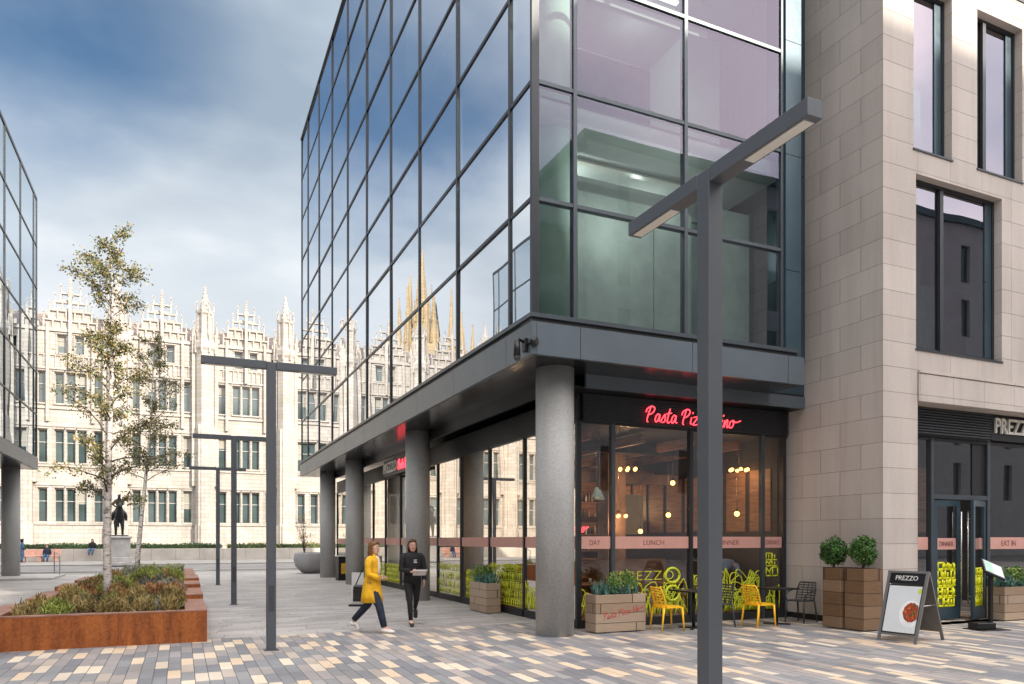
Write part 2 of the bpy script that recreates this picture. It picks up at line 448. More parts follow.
princ(n, out, col, ramp(n, med, [(.3, (.5, .5, .5)), (.7, (.72, .72, .72))]), 0, bump(n, math_(n, 'MULTIPLY_ADD', fine, .15, edge), .003), .4); MATS['sett_paving'] = m

# ------------------------------------------------------------------ ground
def sheet(name, mat, x0, x1, y0, y1, z, kind='structure'):
    o = MB().quad([(x0, y0, z), (x1, y0, z), (x1, y1, z), (x0, y1, z)]).build(name, mat, recalc=False); o['kind'] = kind; return o
sheet('ground', 'asphalt', -900, 900, -900, 1200, -.012)
sheet('plaza_paving', 'sett_paving', -60, 60, -29, 41.5, 0)
sheet('pavement', 'pavement_far', -60, 60, 41.5, 43.6, -.004)
k = MB()
for i in range(60): k.box(-60+i*2, -60+i*2+1.985, 43.6, 43.8, -.01, .1, 'kerb_stone', .008)
k.build('kerb', None)['kind'] = 'structure'
sheet('road', 'road_light', -90, 90, 43.8, 56, -.004)
o = MB().box(-90, 90, 56.0, 76, -.01, .06, 'pavement_far').build('far_pavement'); o['kind'] = 'structure'

# ------------------------------------------------------------------ walls with openings
def opened_wall(mb, u0, u1, z0, z1, ops, place, depth, mat, rmat=None):
    us = sorted({u0, u1, *[o[0] for o in ops], *[o[1] for o in ops]}); us = [u for u in us if u0 <= u <= u1]
    zs = sorted({z0, z1, *[o[2] for o in ops], *[o[3] for o in ops]}); zs = [z for z in zs if z0 <= z <= z1]
    for a, b in zip(us, us[1:]):
        for c, d in zip(zs, zs[1:]):
            mu, mz = (a+b)/2, (c+d)/2
            if any(o[0] < mu < o[1] and o[2] < mz < o[3] for o in ops): continue
            mb.quad([place(a, 0, c), place(b, 0, c), place(b, 0, d), place(a, 0, d)], mat)
    for a, b, c, d in ops:
        for p, q in (((a, c), (a, d)), ((a, d), (b, d)), ((b, d), (b, c)), ((b, c), (a, c))):
            mb.quad([place(p[0], 0, p[1]), place(q[0], 0, q[1]), place(q[0], depth, q[1]), place(p[0], depth, p[1])], rmat or mat)

# ------------------------------------------------------------------ main glass office building
BX, BY = 5.33, 10.98          # glass planes
T = [5.44+1.95*i for i in range(9)]
MY = [10.98, 11.88, 14.6, 17.3, 20.0, 22.9, 25.8, 28.7, 31.65, 34.6, 36.5]
MX = [5.33, 6.12, 8.44, 10.76]
G1 = thing('glass_office_building', 'dark framed glass office building raised on round concrete columns, tallest building at centre', 'building', (0, 0, 0))
lab = None
above_left = MB(); above_front = MB()
def inview(X, Y, z):
    d = X*.411+Y*.9116; return 540-734*(z-1.7)/d > -10
cnt = 0
for i in range(10):
    for j in range(8):
        a, b, c, d = MY[i], MY[i+1], T[j], T[j+1]
        tilt = random.uniform(-.006, .006); tz = random.uniform(-.006, .006)
        q = [(BX, a, c), (BX+tilt, b, c), (BX+tilt+tz, b, d), (BX+tz, a, d)]
        if inview(BX, b, c): MB().quad(q).build('window_pane', 'glass_side', G1, recalc=False); cnt += 1
        else: above_left.quad(q)
above_left.build('window_pane', 'glass_side', G1, recalc=False)['kind'] = 'stuff'
for i in range(3):
    for j in range(8):
        a, b, c, d = MX[i], MX[i+1], T[j], T[j+1]
        tilt = random.uniform(-.003, .003)
        q = [(a, BY, c), (b, BY+tilt, c), (b, BY+tilt, d), (a, BY, d)]
        if inview(a, BY, c) and j < 5: MB().quad(q).build('window_pane', 'glass_front', G1, recalc=False); cnt += 1
        else: above_front.quad(q)
above_front.build('window_pane', 'glass_front', G1, recalc=False)['kind'] = 'stuff'
for y in MY: MB().box(BX-.035, BX+.10, y-.035 if y > 11 else y-.04, y+.035, 5.44, 21.04, 'mullion_metal').build('mullion', None, G1)
for x in MX[1:]: MB().box(x-.035, x+.035, BY-.035, BY+.10, 5.44, 21.04, 'light_mullion').build('mullion', None, G1)
for z in T[1:]:
    MB().box(BX-.028, BX+.09, MY[0]+.02, MY[-1], z-.032, z+.032, 'mullion_metal').build('transom', None, G1)
    MB().box(BX-.02, MX[-1], BY-.028, BY+.09, z-.032, z+.032, 'light_mullion').build('transom', None, G1)
# sill and roof edge
mb = MB(); mb.box(5.22, 11.05, 10.82, 11.2, 5.37, 5.44, 'light_mullion'); mb.box(5.22, 5.5, 11.2, 36.6, 5.37, 5.44, 'light_mullion'); mb.box(5.25, 11.05, 10.86, 11.3, 5.30, 5.37, 'black_metal'); mb.box(5.27, 5.5, 11.3, 36.56, 5.30, 5.37, 'black_metal')
mb.build('sill', None, G1)
mb = MB(); mb.box(5.27, 11.1, 10.9, 36.6, 21.04, 21.12, 'mullion_metal'); mb.build('roof', None, G1)
# fascia panels with open joints
fy = [10.84, 11.9, 14.65, 17.35, 20.05, 22.95, 25.85, 28.75, 31.7, 34.65, 36.55]
for a, b in zip(fy, fy[1:]):
    MB().box(5.25, 5.33, a+(.006 if a > 11 else 0), b-.006, 4.76, 5.30, 'fascia_metal').build('fascia_panel', None, G1)
fx = [5.33, 6.16, 8.5, 10.8, 11.23]
for a, b in zip(fx, fx[1:]):
    MB().box(a+.006, b-.006, 10.84, 10.92, 4.76, 5.30, 'fascia_metal').build('fascia_panel', None, G1)
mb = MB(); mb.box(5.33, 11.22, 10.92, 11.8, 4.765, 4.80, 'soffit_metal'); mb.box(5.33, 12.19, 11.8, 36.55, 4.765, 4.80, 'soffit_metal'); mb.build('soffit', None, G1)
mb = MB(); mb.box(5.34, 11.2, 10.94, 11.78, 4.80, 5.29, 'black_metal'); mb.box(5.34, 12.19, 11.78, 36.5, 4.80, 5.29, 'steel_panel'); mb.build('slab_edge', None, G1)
# end wall
mb = MB(); mb.box(5.36, 11.2, 36.5, 36.58, 4.8, 21.04, 'fascia_metal'); mb.build('end_wall', None, G1)
# side return panels beside the glass, recess against stone block
mb = MB()
zs = [5.30, 7.0, 9.27, 11.5, 13.7, 16, 18.5, 21.04]
for a, b in zip(zs, zs[1:]):
    mb.box(10.80, 11.2, 10.9, 10.98, a+.006, b-.006, 'steel_panel'); mb.box(11.16, 11.22, 10.985, 11.74, a+.006, b-.006, 'steel_panel')
    mb.box(11.22, 12.19, 11.76, 11.86, a+.2, b+.188, 'steel_panel')
mb.build('metal_return', None, G1)
mb = MB()
mb.box(6.8, 9.55, 11.76, 11.84, 4.51, 4.762, 'fascia_metal'); mb.box(9.562, 12.19, 11.76, 11.84, 4.51, 4.762, 'fascia_metal')
mb.box(6.4, 6.48, 11.84, 20, 4.51, 4.762, 'soffit_metal'); mb.box(6.4, 6.48, 20.01, 36, 4.51, 4.762, 'soffit_metal')
mb.box(6.48, 12.19, 11.845, 12.3, 4.51, 4.55, 'black_metal')
mb.build('lower_fascia', None, G1)
# louvres over the shop windows
mb = MB(); zz = 3.99
while zz < 4.5:
    mb.box(7.0, 12.17, 12.2, 12.24, zz, zz+.022, 'louvre_metal'); mb.box(6.88, 6.92, 12.25, 36, zz, zz+.022, 'louvre_metal'); zz += .04
mb.box(6.95, 12.17, 12.24, 12.3, 3.98, 4.51, 'black_metal'); mb.box(6.92, 6.98, 12.24, 36, 3.98, 4.51, 'black_metal')
mb.build('louvre', None, G1)
# columns
for y in (11.68, 20.05, 28.3, 34.0):
    c = MB(); c.lathe([(.345, 0), (.345, 4.76)], 6.11, y, 40, 'concrete'); co = c.build('column', None, G1)
# shopfront frames and glass
SL = [12.3, 14.68, 16.68, 18.68, 20.68, 24.7, 26.75, 28.65, 31, 33.4, 36]
for a, b in zip(SL, SL[1:]):
    p = MB().quad([(6.93, a+.03, .16), (6.93, b-.03, .16), (6.93, b-.03, 3.95), (6.93, a+.03, 3.95)]).build('shop_window', 'glass_shop_side', G1, recalc=False)
for y in SL: MB().box(6.89, 6.99, y-.035, y+.035, 0.0, 3.98, 'mullion_metal').build('shop_mullion', None, G1)
SF = [6.93, 7.70, 9.58, 11.5, 12.1]
for a, b in zip(SF, SF[1:]):
    MB().quad([(a+.03, 12.3, .16), (b-.03, 12.3, .16), (b-.03, 12.3, 3.95), (a+.03, 12.3, 3.95)]).build('shop_window', 'glass_shop_front', G1, recalc=False)
for x in SF[1:]: MB().box(x-.04, x+.04, 12.25, 12.36, 0, 3.98, 'light_mullion' if x in (7.70, 11.5) else 'mullion_metal').build('shop_mullion', None, G1)
mb = MB(); mb.box(6.90, 12.19, 12.26, 12.34, 0, .16, 'plinth_black'); mb.box(6.89, 6.98, 12.34, 36, 0, .16, 'plinth_black'); mb.box(6.90, 12.19, 12.26, 12.34, 3.94, 3.98, 'mullion_metal'); mb.box(6.89, 6.98, 12.34, 36, 3.94, 3.98, 'mullion_metal')
mb.build('shopfront_base', None, G1)

# pink band and words on the glass
mb = MB()
for a, b in zip(SF, SF[1:]): mb.box(a+.05, b-.05, 12.288, 12.292, 1.53, 1.77, 'vinyl_pink')
for a, b in zip(SL, SL[1:]): mb.box(6.918, 6.922, a+.05, b-.05, 1.53, 1.77, 'vinyl_pink')
fr = lambda u, w, d: Vector((u, 12.284+d, w))
for t, a, b in (('DAY', 7.18, 7.42), ('LUNCH', 8.42, 8.92), ('DINNER', 10.3, 10.86), ('DRINKS', 11.6, 11.98)):
    fit_text(mb, t, a, b, 1.60, 1.70, fr, 'vinyl_ink', 0, .003)
mb.build('vinyl_band', None, G1)
# lime window graphics: lettering cut out of lines and spaghetti loops
def swirl(mb, place, u0, u1, z0, z1, nn, mat, seed, r=.010):
    rd = random.Random(seed)
    for i in range(nn):
        cu = rd.uniform(u0, u1); w = rd.uniform(.08, .28)*min(1, (u1-u0)); h = rd.uniform(.3, .95)*(z1-z0)
        pts = []
        for k in range(15):
            t = k/14*pi; u = cu-w*cos(t)+w*.25*sin(3*t+i); z = z0+h*sin(t)
            pts.append(place(min(max(u, u0), u1), max(z0, z), 0))
        mb.tube(pts, r, 5, mat)
def blocks(mb, place, u0, u1, z0, z1, mat, seed, cell=.16, t=.02):
    rd = random.Random(seed); z = z0
    while z < z1-.05:
        h = rd.uniform(.13, .24); u = u0
        while u < u1-.05:
            w = rd.uniform(.10, .2); w = min(w, u1-u)
            k = rd.randint(0, 5)
            segs = [((0, 0), (1, 0)), ((0, 0), (0, 1))]
            if k in (0, 2, 4): segs += [((0, 1), (1, 1)), ((1, 0), (1, 1))]
            if k in (1, 2, 5): segs += [((.5, .1), (.5, .8))]
            if k == 3: segs += [((0, 1), (1, 0)), ((.6, .5), (1, 1))]
            if k == 4: segs += [((.3, .5), (1, .5))]
            for (a, b), (c, d) in segs:
                mb.tube([place(u+a*w*.85, z+b*h*.85, 0), place(u+c*w*.85, z+d*h*.85, 0)], t*.5, 4, mat)
            u += w
        z += h
fr2 = lambda u, w, d: Vector((u, 12.28+d, w)); sd2 = lambda u, w, d: Vector((6.91+d, u, w))
mb = MB()
fit_text(mb, 'PREZZO', 7.86, 9.15, .90, 1.08, fr2, 'vinyl_lime', -.018, .003)
swirl(mb, fr2, 7.8, 9.5, .2, .95, 26, 'vinyl_lime', 3); swirl(mb, fr2, 9.66, 11.4, .2, 1.15, 70, 'vinyl_lime', 4); swirl(mb, fr2, 6.98, 7.62, .2, .8, 14, 'vinyl_lime', 5)
for zc in (.62, .98): mb.tube([fr2(9.12+.17*cos(a*pi/8), zc+.15*sin(a*pi/8), 0) for a in range(17)], .028, 5, 'vinyl_lime')
blocks(mb, fr2, 11.6, 11.95, .92, 1.32, 'vinyl_lime', 6, t=.03)
swirl(mb, fr2, 11.56, 11.98, .2, .8, 10, 'vinyl_lime', 16)
mb.build('window_graphic', None, G1)
mb = MB()
blocks(mb, sd2, 14.8, 16.6, .2, 1.05, 'vinyl_lime', 7, t=.013); blocks(mb, sd2, 16.8, 18.3, .2, .8, 'vinyl_lime', 8, t=.013); blocks(mb, sd2, 18.8, 20.6, .2, .95, 'vinyl_lime', 9, t=.013)
swirl(mb, sd2, 12.5, 14.6, .2, .9, 22, 'vinyl_lime', 10, .007); blocks(mb, sd2, 24.8, 28.5, .2, .9, 'vinyl_lime', 12, t=.013)
mb.build('window_graphic', None, G1)

# ---- restaurant interior (rooms behind the shop glass)
mb = MB()
mb.box(7.0, 12.15, 12.4, 35.9, .004, .02, 'interior_wood'); mb.box(7.02, 12.19, 12.4, 35.9, 4.0, 4.1, 'interior_dark')
mb.box(7.05, 12.1, 20.2, 20.4, 0, 4.0, 'interior_dark')
mb.box(7.2, 9.4, 20.12, 20.2, 1.0, 3.0, 'interior_brick'); mb.box(9.8, 11.2, 20.10, 20.2, 1.9, 3.4, 'poster_tan'); mb.box(11.35, 12.0, 20.10, 20.2, .2, 3.6, 'interior_wood')
mb.box(7.3, 12.0, 17.0, 17.5, 3.35, 3.62, 'interior_wood'); mb.box(7.3, 12.0, 14.3, 14.5, 3.7, 3.95, 'interior_dark')
mb.box(9.4, 9.9, 15.2, 15.7, .02, 4.0, 'interior_brick'); mb.box(12.05, 12.15, 12.42, 20.2, 0, 4.0, 'interior_dark'); mb.box(8.3, 9.2, 19.0, 19.06, 1.9, 3.1, 'poster_tan')
mb.box(10.4, 12.0, 18.2, 18.9, .02, 1.15, 'interior_wood')
for x_ in (7.6, 8.9, 10.2, 11.5): mb.box(x_-.05, x_+.05, 13.0, 20.1, 3.75, 3.95, 'interior_wood')
mb.box(7.4, 9.2, 16.1, 16.2, .02, 1.25, 'interior_wood'); mb.box(9.95, 11.95, 16.4, 16.5, .02, 1.2, 'interior_brick'); mb.box(8.0, 8.9, 16.05, 16.09, 2.55, 3.2, 'poster_tan'); mb.box(10.1, 11.2, 16.35, 16.39, 1.85, 2.9, 'interior_grey')
for q in range(9): mb.box(12.02, 12.045, 12.6+q*.8, 13.25+q*.8, 1.9, 3.3, 'interior_wood')
mb.box(7.3, 12.0, 15.9, 16.05, 3.15, 3.4, 'interior_brick'); mb.box(10.0, 11.9, 17.8, 18.0, 2.2, 2.35, 'interior_wood')
mb.build('dining_room', None, G1)
mb = MB()
for s_ in range(4):
    mb.box(10.3, 12.0, 19.7, 20.05, 1.35+s_*.5, 1.38+s_*.5, 'interior_wood')
    for q in range(15):
        x = 10.4+q*.108; h = random.uniform(.2, .32)
        if random.random() < .8: mb.lathe([(.035, 0), (.035, h*.65), (.013, h*.8), (.013, h)], x, 19.85, 8, random.choice(['bulb_soft', 'interior_dark', 'copper_green', 'interior_brick', 'cloth_white']) if False else random.choice(['interior_dark', 'copper_green', 'interior_brick', 'cloth_white', 'poster_tan']), z=1.38+s_*.5)
mb.build('bottle_shelf', None, G1)

# ---- office interior above: slabs, ceilings, core, columns
mb = MB()
for i in range(5):
    z = 5.44+3.9*i
    mb.box(5.62, 11.1, 11.3, 36.4, z-.30, z-.02, 'interior_white')
    if i < 4: mb.box(5.60, 11.1, 11.28, 36.4, z-.02, z, 'carpet')
mb.box(10.2, 11.1, 13.2, 36.4, 5.45, 21.0, 'interior_mint'); mb.box(7.2, 10.2, 16.4, 16.6, 5.45, 21.0, 'interior_grey')
for y in (11.75, 20.05, 28.3, 34.0): mb.lathe([(.34, 0), (.34, 15.5)], 6.15, y+.1, 32, 'interior_mint', z=5.45)
for i in range(4):
    z = 5.44+3.9*i
    if i == 0: mb.box(6.7, 8.38, 11.9, 11.94, z+.02, z+2.75, 'interior_grey'); mb.box(8.41, 9.3, 11.9, 11.94, z+.02, z+2.75, 'interior_grey'); mb.box(9.33, 10.6, 11.7, 11.74, z+.02, z+2.9, 'interior_grey')
    mb.box(6.7, 10.6, 14.6, 14.7, z+.02, z+3.5, 'screen_dark'); mb.box(6.7, 10.1, 12.4, 12.5, z+2.9, z+3.3, 'interior_white')
    for yy in (12.3, 14.6, 17.5, 20.5, 23.5, 26.5): mb.box(6.9, 9.9, yy, yy+.14, z+3.53, z+3.575, 'diffuser')
mb.build('office_interior', None, G1)
MB().box(8.3, 9.3, 12.3, 12.4, 12.70, 12.74, 'strip_light').build('ceiling_light', None, G1)

# ------------------------------------------------------------------ stone faced building
G2 = thing('stone_building', 'pale pinkish stone clad building with dark tall windows, at right edge', 'building')
SX, SY = 12.2, 9.85
mb = MB()
pl = lambda u, d, z: (u, SY+d, z)
wins = [(13.05, 14.18, 9.36, 12.65, 1), (14.96, 16.45, 9.36, 12.65, 2), (13.12, 15.76, 5.45, 8.88, 2),
        (17.3, 18.5, 9.36, 12.65, 1), (17.0, 19.6, 5.45, 8.88, 2), (13.1, 14.3, 13.3, 16.5, 1), (15.4, 18.0, 13.25, 16.5, 2), (13.05, 15.7, 17.2, 20.3, 2), (17, 19.6, 17.2, 20.3, 2),
        (20.4, 21.9, 9.36, 12.65, 1), (21.0, 23.6, 5.45, 8.88, 2), (20.4, 23, 13.3, 16.5, 2)]
ops = [w[:4] for w in wins]+[(13.17, 19.4, 0, 4.42), (20.2, 27, 0, 4.42)]
opened_wall(mb, 12.2, 28, 0.13, 22, ops, pl, .34, 'stone_front')
mb.quad([(12.2, 9.85, .13), (12.2, 9.85, 22), (12.2, 36, 22), (12.2, 36, .13)], 'stone_cladding')
mb.box(12.22, 28, 9.87+.35, 36, 21.6, 21.98, 'roof_grey'); mb.box(27.7, 28, 9.9, 36, .1, 21.6, 'stone_cladding')
mb.quad([(12.201, 36, .1), (27.9, 36, .1), (27.9, 36, 22), (12.201, 36, 22)], 'stone_cladding')
mb.build('wall', None, G2)
mb = MB(); mb.box(12.23, 13.15, 9.88, 10.2, 0, .135, 'plinth_black'); mb.box(12.23, 12.6, 10.2, 12.25, 0, .135, 'plinth_black'); mb.build('plinth', None, G2)
mb = MB(); mb.box(13.17, 28, 9.80, 9.845, 4.98, 5.03, 'stone_front'); mb.box(13.17, 28, 9.815, 9.846, 4.425, 4.96, 'stone_front'); mb.build('ledge', None, G2)
for (a, b, c, d, k) in wins:
    mb = MB(); t = .07; y0, y1 = SY+.16, SY+.24
    mb.box(a+.003, a+t, y0, y1, c+.003, d-.003, 'mullion_metal'); mb.box(b-t, b-.003, y0, y1, c+.003, d-.003, 'mullion_metal')
    mb.box(a+t, b-t, y0, y1, c+.003, c+t, 'mullion_metal'); mb.box(a+t, b-t, y0, y1, d-t, d-.003, 'mullion_metal')
    if k == 2:
        xm = a+(b-a)*(.36 if c < 9 and c > 5 else .30); mb.box(xm-.05, xm+.05, y0-.02, y1, c+t, d-t, 'mullion_metal')
        mb.box(a+t, b-t, y0+.005, y1-.003, c+(d-c)*.02, c+(d-c)*.02+.03, 'mullion_metal')
    mb.box(b-.28, b-t, y0+.02, y1+.01, c+t, d-t, 'steel_panel')
    mb.box(a-.02, b+.02, SY-.02, SY+.16, c-.03, c+.004, 'mullion_metal')
    f = mb.build('window', None, G2)
    MB().quad([(a+t, SY+.2, c+t), (b-.28, SY+.2, c+t), (b-.28, SY+.2, d-t), (a+t, SY+.2, d-t)]).build('pane', 'glass_stone', f, recalc=False)
mb = MB()
for z in (5.05, 9.0, 12.95, 16.9, 20.9): mb.box(12.4, 27.6, 10.2, 17, z-.05, z+.25, 'interior_white')
mb.box(12.4, 27.6, 15.0, 15.2, 5.3, 21.4, 'interior_mint'); mb.box(16.6, 16.8, 10.3, 15, 5.3, 21.3, 'interior_mint'); mb.box(12.4, 12.5, 10.2, 15, 5.3, 21.3, 'interior_mint'); mb.box(12.6, 27, 11.2, 11.25, 5.31, 7.4, 'interior_grey'); mb.box(14.2, 15.2, 11.3, 11.4, 5.3, 21, 'interior_grey')
mb.box(12.6, 27.6, 13.5, 13.6, .02, 4.6, 'interior_dark'); mb.box(14.9, 18, 13.2, 13.3, 1.9, 3.6, 'interior_wood'); mb.box(12.3, 27, 10.2, 16, 4.5, 4.6, 'interior_dark')
mb.box(13.2, 13.3, 10.5, 13.5, 0, 4.5, 'interior_brick')
for s_ in range(4):
    for q in range(10): mb.lathe([(.035, 0), (.035, .2), (.013, .26), (.013, .3)], 14.55+q*.1, 13.0, 8, random.choice(['copper_green', 'interior_brick', 'cloth_white']), z=1.2+s_*.42)
    mb.box(14.4, 15.7, 12.9, 13.2, 1.16+s_*.42, 1.195+s_*.42, 'interior_wood')
mb.build('interior', None, G2)
# shopfront in the stone building (glass at y = 10.4)
mb = MB(); zz = 3.88
while zz < 4.38:
    mb.box(13.2, 16.0, 10.2, 10.26, zz, zz+.03, 'louvre_metal'); zz += .055
mb.box(13.18, 16.02, 10.262, 10.3, 3.84, 4.418, 'black_metal'); mb.build('louvre', None, G2)
GY = 10.4
mb = MB()
for x, w in ((14.28, .04), (16.1, .05), (18.2, .04), (19.3, .05)): mb.box(x-w, x+w, GY-.06, GY+.06, 0, 3.85, 'light_mullion')
mb.box(13.2, 19.35, GY-.05, GY+.05, 3.78, 3.84, 'mullion_metal'); mb.box(14.32, 16.05, GY-.055, GY+.05, 2.56, 2.66, 'light_mullion')
mb.box(13.2, 14.24, GY-.05, GY+.05, 0, .12, 'plinth_black'); mb.box(16.15, 19.3, GY-.05, GY+.05, 0, .12, 'plinth_black'); mb.box(15.6, 16.05, GY-.02, GY+.06, 2.66, 3.78, 'black_metal')
mb.build('shopfront_frame', None, G2)
for a, b, c, d in ((13.2, 14.24, .12, 3.78), (14.32, 15.6, 2.66, 3.78), (16.15, 18.16, .12, 3.78), (18.24, 19.25, .12, 3.78)):
    MB().quad([(a, GY, c), (b, GY, c), (b, GY, d), (a, GY, d)]).build('shop_window', 'glass_shop_front', G2, recalc=False)
def door_leaf(hx, hy, w, ang, handle_side):
    M = Matrix.Translation((hx, hy, 0)) @ Matrix.Rotation(ang, 4, 'Z')
    mb = MB()
    for a, b, c, d in ((0, .11, .02, 2.54), (w-.11, w, .02, 2.54), (.11, w-.11, .02, .28), (.11, w-.11, 2.42, 2.54)): mb.box(a, b, -.03, .03, c, d, 'steel_panel', 0, M)
    L = mb.build('door', None, G2)
    q = [M @ Vector(p) for p in ((.11, 0, .28), (w-.11, 0, .28), (w-.11, 0, 2.42), (.11, 0, 2.42))]
    MB().quad(q).build('pane', 'glass_shop_front', L, recalc=False)
    mb = MB(); hxx = w-.06
    mb.tube([M @ Vector((hxx, -.09, .35)), M @ Vector((hxx, -.09, 2.3))], .018, 8, 'steel'); 
    for z in (.5, 2.15): mb.tube([M @ Vector((hxx, -.03, z)), M @ Vector((hxx, -.09, z))], .01, 6, 'steel')
    mb.build('handle', None, L)
    mb = MB(); mb.box(.12, w-.12, -.006, -.002, 1.50, 1.74, 'vinyl_pink', 0, M)
    pl_ = lambda u, z, d: M @ Vector((u, -.012+d, z))
    fit_text(mb, 'DINNER', .2, w-.2, 1.57, 1.67, pl_, 'vinyl_ink', 0, .003)
    mb.box(.13, w-.13, -.005, -.003, .36, 1.0, 'vinyl_yellow', 0, M) if False else None
    blocks(mb, pl_, .14, w-.14, .3, 1.15, 'vinyl_yellow', int(w*100)+int(ang*10), t=.045)
    mb.build('vinyl', None, L)
    return L
door_leaf(14.36, GY, .84, 0, 1)
door_leaf(16.02, GY-.01, .84, radians(180+18), 1)
MB().box(13.24, 14.2, GY-.012, GY-.008, 1.50, 1.76, 'vinyl_pink').build('vinyl_band', None, G2)
mb = MB()
mb.box(16.2, 18.1, GY-.012, GY-.008, 1.50, 1.76, 'vinyl_pink')
fit_text(mb, 'EAT IN', 16.6, 17.1, 1.57, 1.69, lambda u, w, d: Vector((u, GY-.016+d, w)), 'vinyl_ink', 0, .003)
swirl(mb, lambda u, w, d: Vector((u, GY-.02, w)), 16.2, 18, .15, 1.1, 26, 'vinyl_lime', 21)
mb.build('vinyl_band', None, G2)

# signs -------------------------------------------------------------
S = thing('shop_sign', 'black fascia sign with tall white letters above right hand shop window', 'sign', (16.08, 10.28, 4.0))
MB().box(0, 3.0, -.02, .02, -.13, .42, 'black_metal').build('sign_board', None, S)
mb = MB(); fit_text(mb, 'PREZZO', .05, 1.5, .02, .36, lambda u, w, d: Vector((u, -.05+d, w)), 'sign_white', .012, .04)
mb.build('lettering', None, S)

# ---- handwritten neon strokes
GL = {
 'P': ([[(.28, -.05), (.18, .15), (.40, 1.0)], [(.05, .62), (.12, .85), (.45, 1.05), (.72, .95), (.66, .68), (.38, .48), (.25, .5)]], .78),
 'a': ([[(.42, .50), (.24, .55), (.08, .25), (.15, .02), (.30, .10), (.46, .52), (.42, .12), (.58, .05)]], .55),
 's': ([[(.0, .06), (.30, .55), (.36, .40), (.34, .08), (.12, .0)]], .42),
 't': ([[(.30, .98), (.14, .15), (.26, .0), (.40, .1)], [(.04, .62), (.46, .70)]], .42),
 'i': ([[(.14, .52), (.08, .1), (.22, .05)], [(.20, .78), (.24, .88)]], .28),
 'z': ([[(.04, .52), (.40, .56), (.04, .02), (.46, .06)]], .5),
 'V': ([[(.05, .95), (.22, .0), (.36, .3), (.62, 1.0)]], .62),
 'n': ([[(.08, .5), (.04, .0), (.20, .45), (.34, .52), (.32, .02), (.48, .08)]], .5),
 'o': ([[(.30, .52), (.08, .40), (.06, .05), (.26, .02), (.42, .30), (.32, .55), (.62, .42), (1.05, .56)]], .6),
 ' ': ([], .34)}
def smooth(pts, k=5):
    if len(pts) < 3: return pts
    P = [pts[0]]+list(pts)+[pts[-1]]; out = []
    for i in range(1, len(P)-2):
        for s_ in range(k):
            t = s_/k; p0, p1, p2, p3 = P[i-1:i+3]
            out.append(tuple(.5*((2*p1[j])+(-p0[j]+p2[j])*t+(2*p0[j]-5*p1[j]+4*p2[j]-p3[j])*t*t+(-p0[j]+3*p1[j]-3*p2[j]+p3[j])*t**3) for j in (0, 1)))
    return out+[pts[-1]]
def script(mb, txt, u0, u1, z0, z1, place, mat, r, slope=0):
    W = sum(GL[c][1] for c in txt); sx = (u1-u0)/W; sz = z1-z0; u = 0
    for c in txt:
        for st in GL[c][0]:
            mb.tube([place(u0+(u+p[0]+.12*p[1])*sx, z0+p[1]*sz+slope*(u+p[0])/W, 0) for p in smooth(st)], r, 6, mat)
        u += GL[c][1]
S = thing('neon_sign', 'red handwritten neon sign on dark louvres above restaurant window', 'neon sign', (8.35, 12.14, 4.05))
mb = MB(); script(mb, 'Pasta Pizza Vino', 0, 2.27, 0, .29, lambda u, w, d: Vector((u, 0, w)), 'neon_red', .0125); mb.build('neon_lettering', None, S)
mb = MB(); 
mb.box(.1, 2.2, .01, .022, .088, .1, 'black_metal')
mb.tube([(.1, .015, -.09), (.1, .015, .1)], .008, 6, 'black_metal'); mb.tube([(2.2, .015, -.09), (2.2, .015, .1)], .008, 6, 'black_metal'); mb.build('bracket', None, S)
S = thing('shop_sign', 'sign with white capitals and red script under soffit along glass side', 'sign', (6.6, 25.6, 3.98))
MB().box(-.02, .03, -3.6, .1, -.06, .48, 'black_metal').build('sign_board', None, S)
mb = MB(); fit_text(mb, 'PREZZO', 0, 1.75, .04, .40, lambda u, w, d: Vector((-.05+d, -u, w)), 'sign_white', .02, .04); mb.build('lettering', None, S)
mb = MB(); script(mb, 'Pasta Pizza', 1.9, 3.4, .06, .36, lambda u, w, d: Vector((-.06, -u, w)), 'neon_red', .018); mb.build('neon_lettering', None, S)
# small red neon inside the corner window
S = thing('neon_sign', 'small red neon script inside corner window above pink band', 'neon sign', (7.05, 12.75, 1.86))
mb = MB(); script(mb, 'Vino', 0, .30, 0, .18, lambda u, w, d: Vector((u, 0, w)), 'neon_red', .016); mb.build('neon_lettering', None, S)
# CCTV
S = thing('security_camera', 'black security camera on bracket at corner of metal fascia', 'camera', (5.25, 11.05, 4.93))
mb = MB(); mb.box(-.06, 0, -.06, .06, -.1, .12, 'black_metal', .01); mb.tube([(-.03, 0, .05), (-.16, -.02, .1), (-.2, -.05, .02)], .022, 8, 'black_metal'); mb.build('bracket', None, S)
mb = MB(); mb.tube([(-.2, -.05, .06), (-.2, -.05, -.2)], [.05, .06], 12, 'black_metal'); mb.ball((-.2, -.05, -.22), .06, 'grey_plastic'); mb.tube([(0, -.2, .02), (.06, -.27, .02)], .07, 12, 'black_metal'); mb.tube([(-.02, -.02, .02), (.01, -.2, .02)], .02, 8, 'black_metal'); mb.build('camera_housing', None, S)

